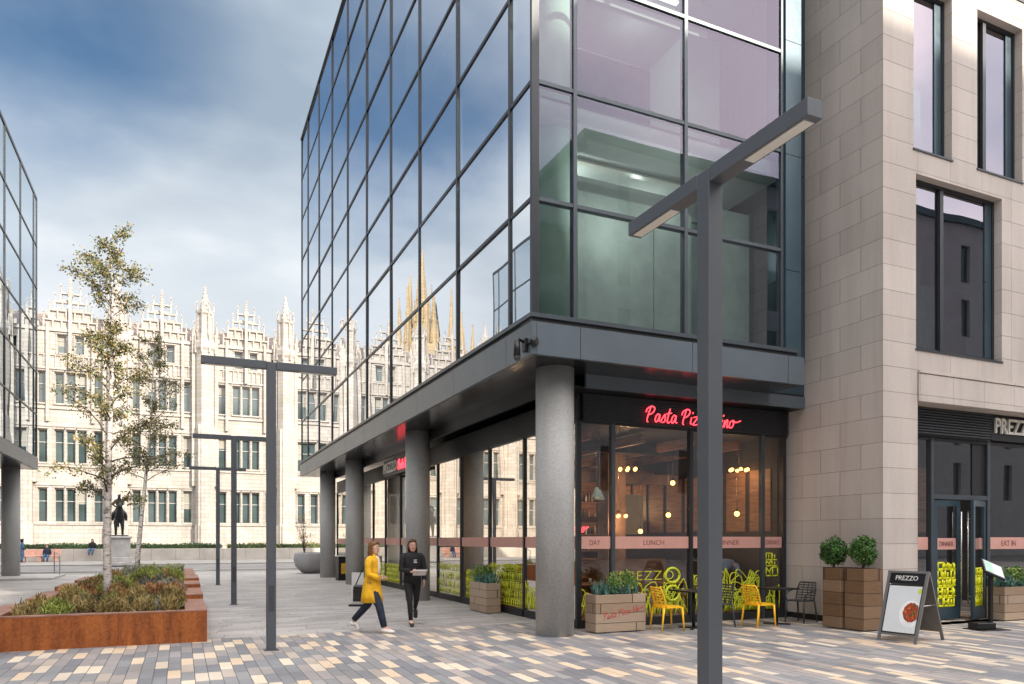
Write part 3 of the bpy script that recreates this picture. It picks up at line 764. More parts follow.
# ------------------------------------------------------------------ pendants and lights in restaurant, added fill lights there and in office
def pendant(x, y, z, kind, label, k):
    P = thing('pendant_lamp', label, 'lamp', (x, y, z), 0, 'pendant lamps in the restaurant')
    MB().tube([(0, 0, .1), (0, 0, 4.0-z)], .006, 5, 'steel').build('cord', None, P)
    if kind == 'shade':
        MB().lathe([(.03, .14), (.035, .12), (.11, -.06), (.105, -.06), (.03, .1)], 0, 0, 20, 'interior_mint').build('shade', None, P)
        MB().ball((0, 0, -.02), .035, 'bulb_soft').build('bulb', None, P)
    elif kind == 'cluster':
        mb = MB()
        for q in range(6):
            a = q*pi/3; mb.tube([(0, 0, .1), (.2*cos(a), .2*sin(a), .0)], .008, 5, 'black_metal')
        mb.build('arm', None, P)
        for q in range(6):
            a = q*pi/3; MB().ball((.2*cos(a), .2*sin(a), -.03), .042, 'bulb_warm').build('bulb', None, P)
    else:
        MB().tube([(0, 0, .05), (0, 0, .12)], .022, 8, 'black_metal').build('lamp_holder', None, P)
        MB().ball((0, 0, 0), .06, 'bulb_warm').build('bulb', None, P)
    return P
pendant(7.62, 12.75, 2.62, 'shade', 'left of the twin mint cone pendants in corner window', 0)
pendant(7.74, 12.85, 2.58, 'shade', 'right of the twin mint cone pendants in corner window', 0)
pendant(9.5, 14.5, 3.38, 'cluster', 'glowing cluster lamp high in the second window', 1)
pendant(9.5, 14.9, 2.3, 'cluster', 'lower cluster of warm bulbs behind second window', 1)
pendant(10.65, 14.5, 2.3, 'bulb', 'single warm bulb hanging near lamp post, second window', 1)
pendant(11.0, 14.8, 3.1, 'bulb', 'single high bulb beside beam in second window', 1)
pendant(11.75, 13.3, 3.35, 'cluster', 'glowing cluster lamp high behind third window', 1)
pendant(11.6, 13.2, 2.3, 'bulb', 'single warm bulb low in the third window', 1)
pendant(10.6, 15.6, 1.92, 'bulb', 'small warm bulb just above the pink band', 1)
pendant(10.62, 12.9, 2.62, 'shade', 'pale cone pendant immediately right of big lamp post', 0)
def plight(x, y, z, e, r=.06, col=(1, .62, .32)):
    l = bpy.data.lights.new('lamp_and_fill_light', 'POINT'); l.energy = e; l.shadow_soft_size = r; l.color = col
    o = bpy.data.objects.new('lamp_and_fill_light', l); o.location = (x, y, z); COL.objects.link(o)
for x, y, z, e in ((9.5, 14.5, 3.2, 4), (9.5, 14.9, 2.1, 5), (10.9, 14.5, 2.15, 4), (11.6, 13.3, 3.1, 3), (8.4, 18.3, 3.0, 12), (11.2, 18.6, 2.6, 14), (9, 25, 3.3, 14), (9, 31, 3.3, 14), (15.2, 12.2, 3.2, 10)): plight(x, y, z, e)  # light of the pendants, plus added fill towards the back without any lamp
for z, q in ((8.4, 1), (12.3, .22)):  # added fill brightening the office corner and column, no fixtures modelled
    plight(6.9, 12.9, z, 13*q, .03, (.95, 1, .96)); plight(9.0, 13.4, z, 11*q, .03, (.95, 1, .96)); plight(7.3, 11.15, z-.9, 8*q, .03, (.95, 1, .96)); plight(8.6, 11.4, z-.2, 3*q, .03, (.95, 1, .96))

# interior tables and chairs inside
def table(name, label, x, y, h=.74, w=.7, group=None, mat='black_metal', top='black_metal'):
    t = thing(name, label, 'table', (x, y, 0), 0, group)
    MB().box(-w/2, w/2, -w/2, w/2, h-.03, h, top, .006).build('tabletop', None, t)
    MB().lathe([(.03, .03), (.03, h-.03)], 0, 0, 12, mat).build('pedestal', None, t)
    mb = MB()
    for a in range(4): mb.box(-.03, .03, 0, w*.42, .0, .03, mat, .004, Matrix.Rotation(a*pi/2+pi/4, 4, 'Z'))
    mb.build('base', None, t); return t
table('cafe_table', 'black pedestal cafe table between yellow chair and big lamp post', 9.0, 11.45, .74, .68, 'cafe tables outside')
table('cafe_table', 'black pedestal cafe table beside dark grey armchair', 10.95, 11.3, .74, .62, 'cafe tables outside')
k = 0
for x, y, l in ((8.3, 14.2, 'dark dining table inside, nearest corner window'), (10.2, 14.0, 'dark dining table inside behind second window'), (12.3, 14.2, 'dark dining table inside behind third window'), (9.2, 16.8, 'dark dining table far inside the restaurant')):
    table('dining_table', l, x, y, .74, .8, 'tables inside the restaurant', 'interior_dark', 'interior_wood')

# ------------------------------------------------------------------ cafe chairs: faces +x at rz = 0
def cafe_chair(label, x, y, rz, mat, arms=False, nm='cafe_chair', grp='cafe chairs outside'):
    t = thing(nm, label, 'chair', (x, y, 0), rz, grp)
    mb = MB()
    # seat: slightly dished, rounded outline with slots
    pts = []
    for i in range(24):
        a = 2*pi*i/24; c_, s_ = cos(a), sin(a)
        pts.append((.225*(abs(c_)**.5)*(1 if c_ > 0 else -1), .225*(abs(s_)**.5)*(1 if s_ > 0 else -1)))
    mb.prism(pts, .435, .462, mat); mb.build('seat', None, t)
    mb = MB()
    # slatted curved backrest
    rows = 7
    for r in range(rows):
        z = .50+r*.052; xb = -.20-.012*r-.02*(r/rows)**2*2; w = .205-(.0 if r < 5 else (r-4)*.012)
        pp = []
        for q in range(9):
            v = -1+q/4; pp.append((xb+.045*v*v*1.0, v*w, z))
        mb.tube(pp, (.013 if r < rows-1 else .018), 5, mat)
    for v in (-1, -.5, 0, .5, 1):
        mb.tube([(-.20-.012*r-.02*(r/rows)**2*2+.045*v*v, v*(.205-(.0 if r < 5 else (r-4)*.012)), .45+r*.052*1.13+.0) for r in range(rows)], (.016 if abs(v) == 1 else .009), 5, mat)
    mb.build('backrest', None, t)
    for sx, sy, tx, ty in ((1, 1, .03, .02), (1, -1, .03, -.02), (-1, 1, -.06, .02), (-1, -1, -.06, -.02)):
        MB().tube([(sx*.195, sy*.195, .445), (sx*.195+tx, sy*.195+ty, 0)], [(.022), (.014)], 8, mat).build('leg', None, t)
    if arms:
        for sy in (1, -1): MB().tube([(-.23, sy*.2, .68), (-.1, sy*.235, .665), (.1, sy*.235, .62), (.19, sy*.215, .55), (.2, sy*.2, .45)], .016, 6, mat).build('armrest', None, t)
    return t
cafe_chair('yellow slatted cafe chair next to wooden box planter', 8.34, 11.38, radians(-4), 'yellow_plastic')
cafe_chair('yellow slatted cafe chair right of the big lamp post', 10.32, 11.12, radians(2), 'yellow_plastic')
cafe_chair('dark grey cafe armchair against the stone wall', 11.72, 11.42, radians(192), 'grey_plastic', True)
cafe_chair('dark grey cafe chair mostly hidden behind big lamp post', 9.62, 11.5, radians(182), 'grey_plastic')

for lb, x_, y_, r_ in (('wooden chair inside, left of corner dining table', 7.75, 14.2, 0), ('wooden chair inside, right of corner dining table', 8.85, 14.15, 180), ('wooden chair inside, left side of second window table', 9.65, 14.0, 0), ('wooden chair inside, right side of second window table', 10.75, 14.0, 180), ('wooden chair inside by the third window, behind leaning diner', 11.75, 14.2, 180)):
    cafe_chair(lb, x_, y_, radians(r_), 'interior_wood', False, 'dining_chair', 'wooden chairs inside the restaurant')
for lb, x_, y_, z_ in (('glass of water on the corner dining table', 8.2, 14.0, .74), ('glass of water on second window dining table', 10.1, 13.9, .74)):
    o = MB().lathe([(.03, 0), (.038, .12)], 0, 0, 12, 'pale_board').build('drinking_glass'); o.location = (x_, y_, z_); tag(o, lb, 'glass', 'glasses on the dining tables')
# ------------------------------------------------------------------ leaves helper
def leaves(mb, centres, n, size, mat, rd, up=.0):
    for i in range(n):
        c, r = centres[rd.randrange(len(centres))]
        d = Vector((rd.gauss(0, 1), rd.gauss(0, 1), rd.gauss(0, 1))); d.normalize(); rr = r[0]*rd.random()**.45
        p = Vector(c)+Vector((d.x*rr, d.y*rr, d.z*rr*r[1]/r[0]))
        a = Vector((rd.gauss(0, 1), rd.gauss(0, 1), rd.gauss(0, 1)+up)).normalized(); b = a.orthogonal().normalized()
        b = (Matrix.Rotation(rd.random()*6.28, 3, a) @ b); s_ = size*rd.uniform(.6, 1.25)
        m_ = mat if isinstance(mat, str) else mat[rd.randrange(len(mat))]
        mb.quad([p, p+(a*.5+b*.32)*s_, p+a*s_, p+(a*.5-b*.32)*s_], m_)
# wooden planters
def box_planter(label, x, y, w, d, h, rz, timber_, seed, script_=None):
    t = thing('wooden_planter', label, 'planter', (x, y, 0), rz, 'wooden planters by the restaurant')
    mb = MB(); tt = .035
    mb.box(-w/2, w/2, -d/2, -d/2+tt, .02, h, timber_, .004); mb.box(-w/2, w/2, d/2-tt, d/2, .02, h, timber_, .004)
    mb.box(-w/2, -w/2+tt, -d/2+tt+.001, d/2-tt-.001, .02, h, timber_, .004); mb.box(w/2-tt, w/2, -d/2+tt+.001, d/2-tt-.001, .02, h, timber_, .004)
    mb.build('box', None, t)
    MB().box(-w/2+tt, w/2-tt, -d/2+tt, d/2-tt, .03, h-.05, 'soil').build('soil', None, t)
    if script_:
        mb = MB(); script(mb, 'Pasta Pizza Vino', -w*.36, w*.42, .24, .36, script_(w, d), 'paint_red', .0045, .16); mb.build('painted_script', None, t)
    return t
def shrubs(planter, w, d, h, label, seed, zt, two=True):
    """mixed box planting as its own thing standing in planter"""
    rd = random.Random(seed)
    t = thing('planter_shrub', label, 'shrub', tuple(planter.location), planter.rotation_euler.z, 'shrubs in the planters')
    mb = MB(); cs = [((rd.uniform(-w*.1, w*.35), rd.uniform(-d*.2, d*.2), h+.22), (.16, .22)) for _ in range(4)]
    leaves(mb, cs, 1500, .05, ['foliage_green', 'foliage_green', 'heath_green'], rd, .5); mb.build('bright_foliage', None, t)
    mb = MB()
    for q in range(130):
        x, y = rd.uniform(-w/2+.05, w/2-.05), rd.uniform(-d/2+.03, d/2-.03); 
        tip = Vector((x+rd.uniform(-.14, .14), y+rd.uniform(-.14, .14), h+rd.uniform(.12, .32))); b0 = Vector((x, y, h-.06))
        s_ = Vector((rd.uniform(-1, 1), rd.uniform(-1, 1), 0)).normalized()*.022; mid = (b0+tip)/2+Vector((0, 0, .04))
        mb.quad([b0-s_*.5, b0+s_*.5, mid+s_, mid-s_], 'foliage_teal'); mb.quad([mid-s_, mid+s_, tip+s_*.1, tip-s_*.1], 'foliage_teal')
    leaves(mb, [((rd.uniform(-w/2+.1, w/2-.1), 0, h+.08), (.17, .13)) for _ in range(7)], 900, .055, 'foliage_teal', rd, .6)
    mb.build('blue_foliage', None, t); return t
P2 = box_planter('pale wooden box planter with red script, beside front concrete column', 7.38, 11.67, 1.08, .38, .70, 0, 'timber_pale', 1, lambda w, d: (lambda u, z, dd: Vector((u, -d/2-.003, z))))
shrubs(P2, 1.0, .34, .68, 'green and blue-green shrubs in box planter with red script', 2, 1.25)
P1 = box_planter('pale wooden box planter standing between the two nearest columns', 6.57, 16.14, 1.06, .36, .70, radians(90), 'timber_pale', 3)
shrubs(P1, 1.0, .32, .68, 'green shrubs in box planter between nearest columns', 4, 1.24)
P3 = box_planter('pale wooden box planter cut by right edge of photo', 16.2, 9.92, 1.08, .38, .72, radians(0), 'timber_pale', 5)
shrubs(P3, 1.0, .34, .70, 'green and teal shrubs at right edge of photo', 6, 1.2)
def tall_planter(label, x, y, seed, lab2, bx, by):
    t = box_planter(label, x, y, .47, .43, 1.17, 0, 'timber_warm', seed)
    rd = random.Random(seed)
    s_ = thing('topiary_bush', lab2, 'bush', (bx, by, 0), 0, 'clipped bushes in tall planters')
    mb = MB(); mb.tube([(0, 0, 1.1), (.01, 0, 1.5)], .025, 8, 'bark_brown'); mb.build('stem', None, s_)
    mb = MB(); 
    cs = [((0, 0, 1.48), (.245, .285))]*10
    for q in range(16):
        v = Vector((rd.gauss(0, 1), rd.gauss(0, 1), rd.gauss(0, 1))).normalized(); cs.append(((v.x*.2, v.y*.2, 1.48+v.z*.24), (.065, .07)))
    leaves(mb, cs, 5200, .045, ['foliage_topiary', 'foliage_topiary', 'foliage_green'] if seed == 8 else ['foliage_topiary'], rd, .6); mb.build('foliage', None, s_)
tall_planter('tall stained wooden planter, left of the pair', 11.68, 10.38, 7, 'dark clipped bush, left of the pair by stone corner', 11.57, 10.44)
tall_planter('tall stained wooden planter, right of the pair', 11.73, 9.90, 8, 'brighter clipped bush, right of the pair by stone corner', 11.73, 9.90)

# ------------------------------------------------------------------ A-board
t = thing('pavement_sign', 'folding grey pavement sign with pasta bowl poster', 'A-board', (11.32, 8.58, 0), 0)
A0, A1 = Vector((10.83, 8.86, 0)), Vector((10.88, 8.16, 0)); B0, B1 = Vector((11.70, 9.06, 0)), Vector((11.84, 8.36, 0)); top = 1.17
loc = Vector((11.32, 8.58, 0)); mid0 = (A0+B0)/2+Vector((-.02, 0, top)); mid1 = (A1+B1)/2+Vector((-.02, 0, top))
A0 -= loc; A1 -= loc; B0 -= loc; B1 -= loc; mid0 -= loc; mid1 -= loc
def panel_frame(a, b, ta, tb, name):
    """a,b feet; ta,tb top corners; returns place(u 0..1, v 0..1, d)"""
    nrm = (b-a).cross(ta-a).normalized()
    def place(u, v, d): 
        lo = a.lerp(b, u); hi = ta.lerp(tb, u); return lo.lerp(hi, v)+nrm*d
    return place
fp = panel_frame(A0, A1, mid0, mid1, 'f'); bp = panel_frame(B0, B1, mid0, mid1, 'b')
sgn = 1 if fp(0.5, .5, 1).x < fp(.5, .5, 0).x else -1
def pq(mb, place, u0, u1, v0, v1, d0, d1, mat):
    P_ = [place(u, v, d*sgn) for u in (u0, u1) for v in (v0, v1) for d in (d0, d1)]
    vs = [mb.bm.verts.new(p) for p in P_]
    for f in [(0, 1, 3, 2), (4, 6, 7, 5), (0, 4, 5, 1), (2, 3, 7, 6), (0, 2, 6, 4), (1, 5, 7, 3)]:
        ff = mb.bm.faces.new([vs[i] for i in f]); mb._m([ff], mat)
mb = MB()
for u0, u1, v0, v1 in ((0, .07, 0, 1), (.93, 1, 0, 1), (.07, .93, .97, 1), (.07, .93, .09, .115)): pq(mb, fp, u0, u1, v0, v1, -.012, .012, 'aboard_frame')
mb.build('front_frame', None, t)
mb = MB(); pq(mb, fp, .07, .93, .82, .97, -.008, .006, 'black_metal'); 
fit_text(mb, 'PREZZO', .22, .76, .865, .93, lambda u, w, d: fp(u, w, (.012+d)*sgn), 'sign_white', .0, .004); mb.build('header', None, t)
mb = MB(); pq(mb, fp, .07, .93, .115, .80, -.008, .004, 'black_metal'); pq(mb, fp, .10, .90, .135, .785, .0045, .007, 'poster_white')
def disc(mb, place, cu, cv, ru, rv, d, mat, n=28, clip=.9, wob=0):
    pts = [place(min(clip, cu+ru*cos(2*pi*k/n)*(1+wob*sin(k*2.3))), cv+rv*sin(2*pi*k/n)*(1+wob*cos(k*3.1)), d*sgn) for k in range(n)]
    mb.quad(pts, mat)
disc(mb, fp, .72, .40, .27, .185, .009, 'plate_white'); disc(mb, fp, .74, .42, .20, .135, .011, 'sauce_red', wob=.05)
rd = random.Random(5)
for k in range(26):
    a, r_ = rd.random()*6.28, rd.random()**.5
    disc(mb, fp, .74+.16*r_*cos(a), .42+.108*r_*sin(a), rd.uniform(.015, .035), rd.uniform(.01, .022), .0118+.0003*k, rd.choice(['sauce_orange', 'sauce_orange', 'sauce_red', 'herb']), 8)
disc(mb, fp, .87, .72, .05, .035, .0092, 'vinyl_lime', clip=.9)
mb.build('poster', None, t)
mb = MB(); pq(mb, bp, 0, .07, 0, 1, -.012, .012, 'aboard_frame'); pq(mb, bp, .93, 1, 0, 1, -.012, .012, 'aboard_frame'); pq(mb, bp, .07, .93, .12, 1, -.008, .008, 'aboard_frame'); mb.build('back_frame', None, t)
mb = MB(); mb.tube([fp(.98, .52, 0), bp(.98, .52, 0)], .008, 6, 'steel'); mb.build('strut', None, t)

# menu lectern
t = thing('menu_stand', 'black menu lectern with lit menu page by the open door', 'lectern', (13.92, 9.0, 0), radians(-10))
MB().box(-.32, .36, -.22, .22, 0, .015, 'black_metal', .003).build('base_plate', None, t)
MB().box(-.30, .12, -.12, .12, .016, .14, 'black_metal', .01).build('base_box', None, t)
MB().box(.08, .14, -.035, .035, .14, 1.08, 'black_metal', .004).build('post', None, t)
M = Matrix.Translation((.11, -.03, 1.14)) @ Matrix.Rotation(radians(-8), 4, 'Z') @ Matrix.Rotation(radians(22), 4, 'Y') @ Matrix.Rotation(radians(50), 4, 'X')
mb = MB(); mb.box(-.22, .24, -.17, .17, -.02, .03, 'black_metal', .006, M); h_ = mb.build('menu_case', None, t)
mb = MB(); mb.box(-.19, .21, -.14, .14, .031, .036, 'poster_white', 0, M); mb.box(-.17, -.02, -.12, .12, .037, .039, 'screen_green', 0, M); mb.build('menu_page', None, h_)

# ------------------------------------------------------------------ street lamps
def street_lamp(label, x, y, rz):
    t = thing('street_lamp', label, 'street lamp', (x, y, 0), rz, 'T-shaped street lamps in the square')
    MB().box(-.068, .068, -.065, .065, 0, 4.44, 'lamp_metal', .004).build('post', None, t)
    MB().box(-.11, .11, -.1, .1, 0, .012, 'lamp_metal_dark', .002).build('base_plate', None, t)
    MB().box(-.04, .04, -.0675, -.0652, .6, 1.0, 'lamp_metal_dark', .0008).build('access_door', None, t)
    for s_ in (-1, 1):
        a, b = sorted((s_*.072, s_*1.0))
        mb = MB(); mb.box(a, b, -.064, .064, 4.335, 4.45, 'lamp_metal', .004); arm = mb.build('arm', None, t)
        a, b = sorted((s_*.42, s_*.95)); MB().box(a, b, -.042, .042, 4.328, 4.337, 'diffuser').build('light_panel', None, arm)
    return t
street_lamp('big T-shaped grey street lamp in the foreground, in front of the restaurant', 3.60, 4.39, radians(90))
street_lamp('second nearest T-shaped lamp, between planter and women', 1.27, 11.88, 0)
street_lamp('middle T-shaped lamp in the receding row', 1.27, 20.65, 0)
street_lamp('farthest T-shaped lamp of the receding row', 1.27, 29.84, 0)

# ------------------------------------------------------------------ corten planters
def corten(label, xR, segs, group):
    """segs: (y0, y1, height, left x)"""
    X0 = segs[0][3]; y00 = segs[0][0]
    t = thing('steel_planter', label, 'planter', (X0, y00, 0), 0, group); W = xR-X0
    mb = MB(); rm = MB(); so = MB(); rw = .34
    for i, (ya, yb, h, xl) in enumerate(segs):
        ya -= y00; yb -= y00; xl -= X0
        if i == 0:
            for k in range(5): a, b = W*k/5, W*(k+1)/5; mb.box(a+.0015, b-.0015, ya, ya+.03, 0, h-.03, 'corten')
            rm.box(0, W, ya-.005, ya+.09, h-.03, h, 'corten_rim', .004); f0 = ya+.095
        else:
            mb.box(xl, xl+rw, ya, ya+.03, 0, h-.03, 'corten'); mb.box(W-rw, W, ya, ya+.03, 0, h-.03, 'corten'); f0 = ya-.005
            mb.box(xl+rw+.001, W-rw-.001, ya, ya+.03, 0, h-.05, 'corten')
        mb.box(xl+.001, xl+.03, ya+.031, yb-.001, 0, h-.03, 'corten'); mb.box(W-.03, W-.001, ya+.031, yb-.001, 0, h-.03, 'corten')
        mb.box(xl+rw-.03, xl+rw-.002, ya+.031, yb-.001, 0, h-.031, 'corten'); mb.box(W-rw+.002, W-rw+.03, ya+.031, yb-.001, 0, h-.031, 'corten')
        rm.box(xl, xl+rw, f0, yb-.006, h-.03, h, 'corten_rim', .004); rm.box(W-rw, W, f0, yb-.006, h-.03, h, 'corten_rim', .004)
        so.box(xl+rw, W-rw, ya+.031, yb-.002, .1, h-.09, 'soil')
    yb = segs[-1][1]-y00; h = segs[-1][2]; xl = segs[-1][3]-X0
    mb.box(xl, W, yb, yb+.03, 0, h-.03, 'corten'); rm.box(xl, W, yb-.005, yb+.06, h-.03, h, 'corten_rim', .004)
    mb.build('side_panel', None, t); rm.build('rim', None, t); so.build('soil', None, t); return t
def heath(label, x0, x1, y0, y1, z, n, seed, mats, stuffn='ground_cover'):
    rd = random.Random(seed); mb = MB(); cl = []
    for q in range(int((x1-x0)*(y1-y0)*5)):
        cl.append((rd.uniform(x0, x1), rd.uniform(y0, y1), rd.uniform(.12, .26), rd.choice(mats), rd.uniform(.16, .36)))
    for q in range(n):
        c = rd.choice(cl); r = c[2]*sqrt(rd.random()); a = rd.random()*6.28
        x, y = c[0]+r*cos(a), c[1]+r*sin(a); x = min(max(x, x0-.05), x1+.05)
        zz = z+rd.random()*c[4]*(1-.6*(r/c[2])**2); d = Vector((rd.gauss(0, .6), rd.gauss(0, .6), 1)).normalized()
        s_ = Vector((rd.gauss(0, 1), rd.gauss(0, 1), .2)).normalized()*.011; L = rd.uniform(.04, .11); b0 = Vector((x, y, zz-.04))
        mb.quad([b0-s_, b0+s_, b0+d*L+s_*.3, b0+d*L-s_*.3], c[3])
    o = mb.build(stuffn, None); o['kind'] = 'stuff'; o['label'] = label; o['category'] = 'ground cover'; return o
corten('long rusty steel planter, nearest, with stepped rims and birch', .40, [(13.3, 15.8, .54, -2.88), (15.8, 18.0, .63, -2.58), (18.0, 19.4, .72, -2.42), (19.4, 21.2, .78, -2.22)], 'rusty steel planters')
# second, farther
corten('rusty steel planter farther back behind the first', .40, [(24.2, 29.4, .66, -2.1)], 'rusty steel planters')
hm = ['heath_olive', 'heath_green', 'heath_rust', 'heath_olive', 'heath_grey', 'leaf_olive']
heath('heather and low shrubs in nearest rusty planter, front step', -2.35, .02, 13.75, 15.65, .45, 17000, 1, hm)
heath('heather on second step of nearest rusty planter', -2.15, .02, 15.85, 17.85, .54, 15000, 2, hm)
heath('heather on third step of nearest rusty planter', -1.98, .02, 18.05, 19.35, .63, 9000, 3, hm)
heath('heather on top step of nearest rusty planter', -1.8, .02, 19.45, 21.1, .69, 9000, 4, ['heath_green', 'heath_green', 'heath_olive'])
heath('yellow green ground cover in the farther rusty planter', -1.7, .02, 24.4, 29.2, .58, 13000, 5, ['heath_green', 'heath_green', 'heath_grey'])

# ------------------------------------------------------------------ birch trees
def tree(label, x, y, z, H, seed, r0, crown0, prof, nleaf, leafsize, lean=(0, 0), bark='birch_bark'):
    rd = random.Random(seed); t = thing('birch_tree', label, 'tree', (x, y, z), 0, 'young birch trees in planters')
    tr = MB(); n = 16; tp = []; rr = []
    for i in range(n+1):
        f = i/n; tp.append(Vector((lean[0]*f+.05*sin(5*f+seed), lean[1]*f+.05*cos(4*f), H*f))); rr.append(max(.008, r0*(1-f)**.8))
    tr.tube(tp, rr, 10, bark); cl = []
    def at(f):
        k = min(int(f*n), n-1); return tp[k].lerp(tp[k+1], f*n-k)
    br = MB()
    nb = int(46*(1-crown0)/.7)
    for i in range(nb):
        f = crown0+(1-crown0)*(i+rd.random())/nb*.97
        L = prof(f)*rd.uniform(.55, 1.1); 
        if L < .06: continue
        a = i*2.4+rd.uniform(-.5, .5); p = at(f); el = rd.uniform(.35, .9); pts = [p]; d = Vector((cos(a)*cos(el), sin(a)*cos(el), sin(el)))
        q = p.copy(); steps = 7
        for s_ in range(steps):
            q = q+d*L/steps; pts.append(q.copy()); d = (d+Vector((rd.gauss(0, .10), rd.gauss(0, .10), rd.gauss(-.06, .08)))).normalized()
            if s_ >= 2:
                for _ in range(2):
                    dd = (d+Vector((rd.gauss(0, .8), rd.gauss(0, .8), rd.gauss(-.1, .5)))).normalized(); e = q+dd*rd.uniform(.12, .34)*(.6+L*.35)
                    br.tube([q, q.lerp(e, .5)+Vector((0, 0, .02)), e], [.005, .004, .002], 4, 'bark_brown')
                    for w in (.3, .65, 1): cl.append((q.lerp(e, w), (.13, .13)))
            if s_ >= 1: cl.append((q, (.12, .12)))
        r1 = max(.006, r0*.28*(1-f)+.004)
        br.tube(pts, [r1*(1-.8*k/steps) for k in range(steps+1)], 5, 'bark_brown')
    tr.build('trunk', None, t); br.build('branches', None, t)
    lv = MB(); leaves(lv, cl, nleaf, leafsize, ['leaf_olive', 'leaf_olive', 'leaf_green', 'leaf_green', 'heath_olive'], rd, -.4); lv.build('crown', None, t, recalc=False); return t
def prof1(f):
    if f > .93: return .3
    if f > .76: return .95 - abs(f-.82)*2.5
    if f > .66: return .35
    return 1.15 - abs(f-.42)*1.1
tree('nearer slim white-trunked birch growing in front rusty planter', -1.30, 16.7, .45, 7.35, 4, .085, .26, prof1, 9500, .058)
def prof2(f):
    return 1.75*(1-f)**.55 + .15
tree('farther birch behind, crown overlapping the nearer tree', -1.30, 27.4, .6, 7.9, 11, .085, .38, prof2, 5600, .066, (.5, 0))

# ------------------------------------------------------------------ neighbour glass building (left)
G3 = thing('glass_office_building', 'second glass office building, partly seen at left edge', 'building')
NX = -6.1; NE = 40.0; TN = [5.55, 7.5, 9.45, 11.4, 13.35, 15.3, 17.45]; NYs = [2.0]
y = 3.4
NYs = [NE-.75]
while NYs[-1] > 6: NYs.append(NYs[-1]-3.0)
NYs = [NE]+NYs; NYs = NYs[::-1]
farp = MB()
for a, b in zip(NYs, NYs[1:]):
    for c, d in zip(TN, TN[1:]):
        tl = random.uniform(-.003, .003); q = [(NX, a, c), (NX+tl, b, c), (NX+tl, b, d), (NX, a, d)]
        if b > 30: MB().quad(q).build('window_pane', 'glass_neighbour', G3, recalc=False)
        else: MB().quad(q).build('window_pane', 'glass_neighbour', G3, recalc=False)
for y in NYs: MB().box(NX-.1, NX+.035, y-.035, y+.035, 5.55, 17.45, 'mullion_metal').build('mullion', None, G3)
for z in TN[1:]: MB().box(NX-.09, NX+.028, NYs[0], NYs[-1], z-.032, z+.032, 'mullion_metal').build('transom', None, G3)
mb = MB(); mb.box(NX-.1, NX+.06, NYs[0], NE+.05, 4.95, 5.50, 'fascia_metal'); mb.box(-20, NX-.1, NE-.03, NE+.05, 4.95, 17.45, 'fascia_metal'); mb.build('fascia_panel', None, G3)
MB().box(-20, NX-.1, NYs[0], NE-.03, 4.96, 5.3, 'soffit_metal').build('soffit', None, G3)
MB().box(-20, NX+.03, NYs[0]-.02, NE+.04, 17.45, 17.55, 'mullion_metal').build('roof', None, G3)
for y in (39.2, 31.2, 23.2, 15.2, 7.2): MB().lathe([(.36, 0), (.36, 4.96)], -6.95, y, 36, 'concrete').build('column', None, G3)
mb = MB()
for z in (5.52, 9.42, 13.3, 17.5): mb.box(-19.8, NX-.4, NYs[0], NE-.1, z-.3, z, 'interior_white')
mb.box(-12.2, -12, NYs[0], NE-.1, 5.5, 17.8, 'interior_mint'); mb.box(-20, -19.8, NYs[0], NE, 5.3, 17.9, 'interior_grey'); mb.box(-20, NX-.2, NYs[0], NYs[0]+.1, 0, 17.9, 'interior_grey')
mb.build('interior', None, G3)
# ground floor set back wall + raised base
mb = MB(); mb.box(-8.6, -8.4, NYs[0], NE-1.2, .0, 4.96, 'interior_dark'); mb.build('ground_floor_wall', None, G3)
for k in range(11):
    a = 7+k*3
    MB().quad([(-8.38, a, .3), (-8.38, a+2.9, .3), (-8.38, a+2.9, 4.2), (-8.38, a, 4.2)]).build('shop_window', 'glass_shop_side', G3, recalc=False)
o = MB().box(-12, -5.0, 36.5, 40.6, 0, .10, 'granite_grey', .01).build('raised_pavement'); o['kind'] = 'structure'
t = thing('handrail', 'thin steel handrail beside left building corner', 'railing', (-5.2, 40.0, .1))
MB().tube([(-.35, 1.2, 0), (-.35, 1.2, 1.0), (-.30, 1.0, 1.05), (.05, -.5, .95), (.1, -.55, .9), (.1, -.55, 0)], .022, 8, 'railing').build('rail', None, t)

# ------------------------------------------------------------------ college
CY = 76.0; KX0 = 2.09; KP = 7.38
GC = thing('college_building', 'long pale gothic granite building with pinnacles and gables across the road', 'building')
K = range(-7, 8)
pc = lambda u, d, z: (u, CY+d, z)
ops = []; W3 = []; 
for k in K:
    gx = KX0+KP*(k+.5)
    for (z0, z1) in ((3.35, 6.3), (8.6, 11.5), (13.85, 16.6)):
        for dx in (-2.15-.36, -1.24, -.36, .52, 2.15-.36):
            W3.append((gx+dx, gx+dx+.72, z0, z1, k))
    for dx in (-1.05, .33): W3.append((gx+dx, gx+dx+.72, 18.35, 19.95, k))
    for tx in (-3.1, 2.5):
        for q in range(3): W3.append((gx+tx+q*.25-.1, gx+tx+q*.25+.07, 18.6, 19.5, k))
u0, u1 = KX0+KP*K[0], KX0+KP*(K[-1]+1)
mb = MB(); 
opened_wall(mb, u0, u1, 0, 20.5, [w[:4] for w in W3], pc, .45, 'college_granite')
mb.box(u0, u1, CY+.55, CY+12, 0.02, 20.3, 'college_granite')
for z, h, pr in ((3.05, .16, .10), (6.55, .14, .08), (8.2, .2, .12), (11.75, .14, .08), (13.3, .2, .12), (16.85, .16, .12), (18.05, .12, .12), (20.2, .3, .16)): mb.box(u0, u1, CY-pr, CY-.002, z, z+h, 'college_granite')
mb.box(u0, u1, CY-.35, CY-.003, 0, .9, 'college_granite')
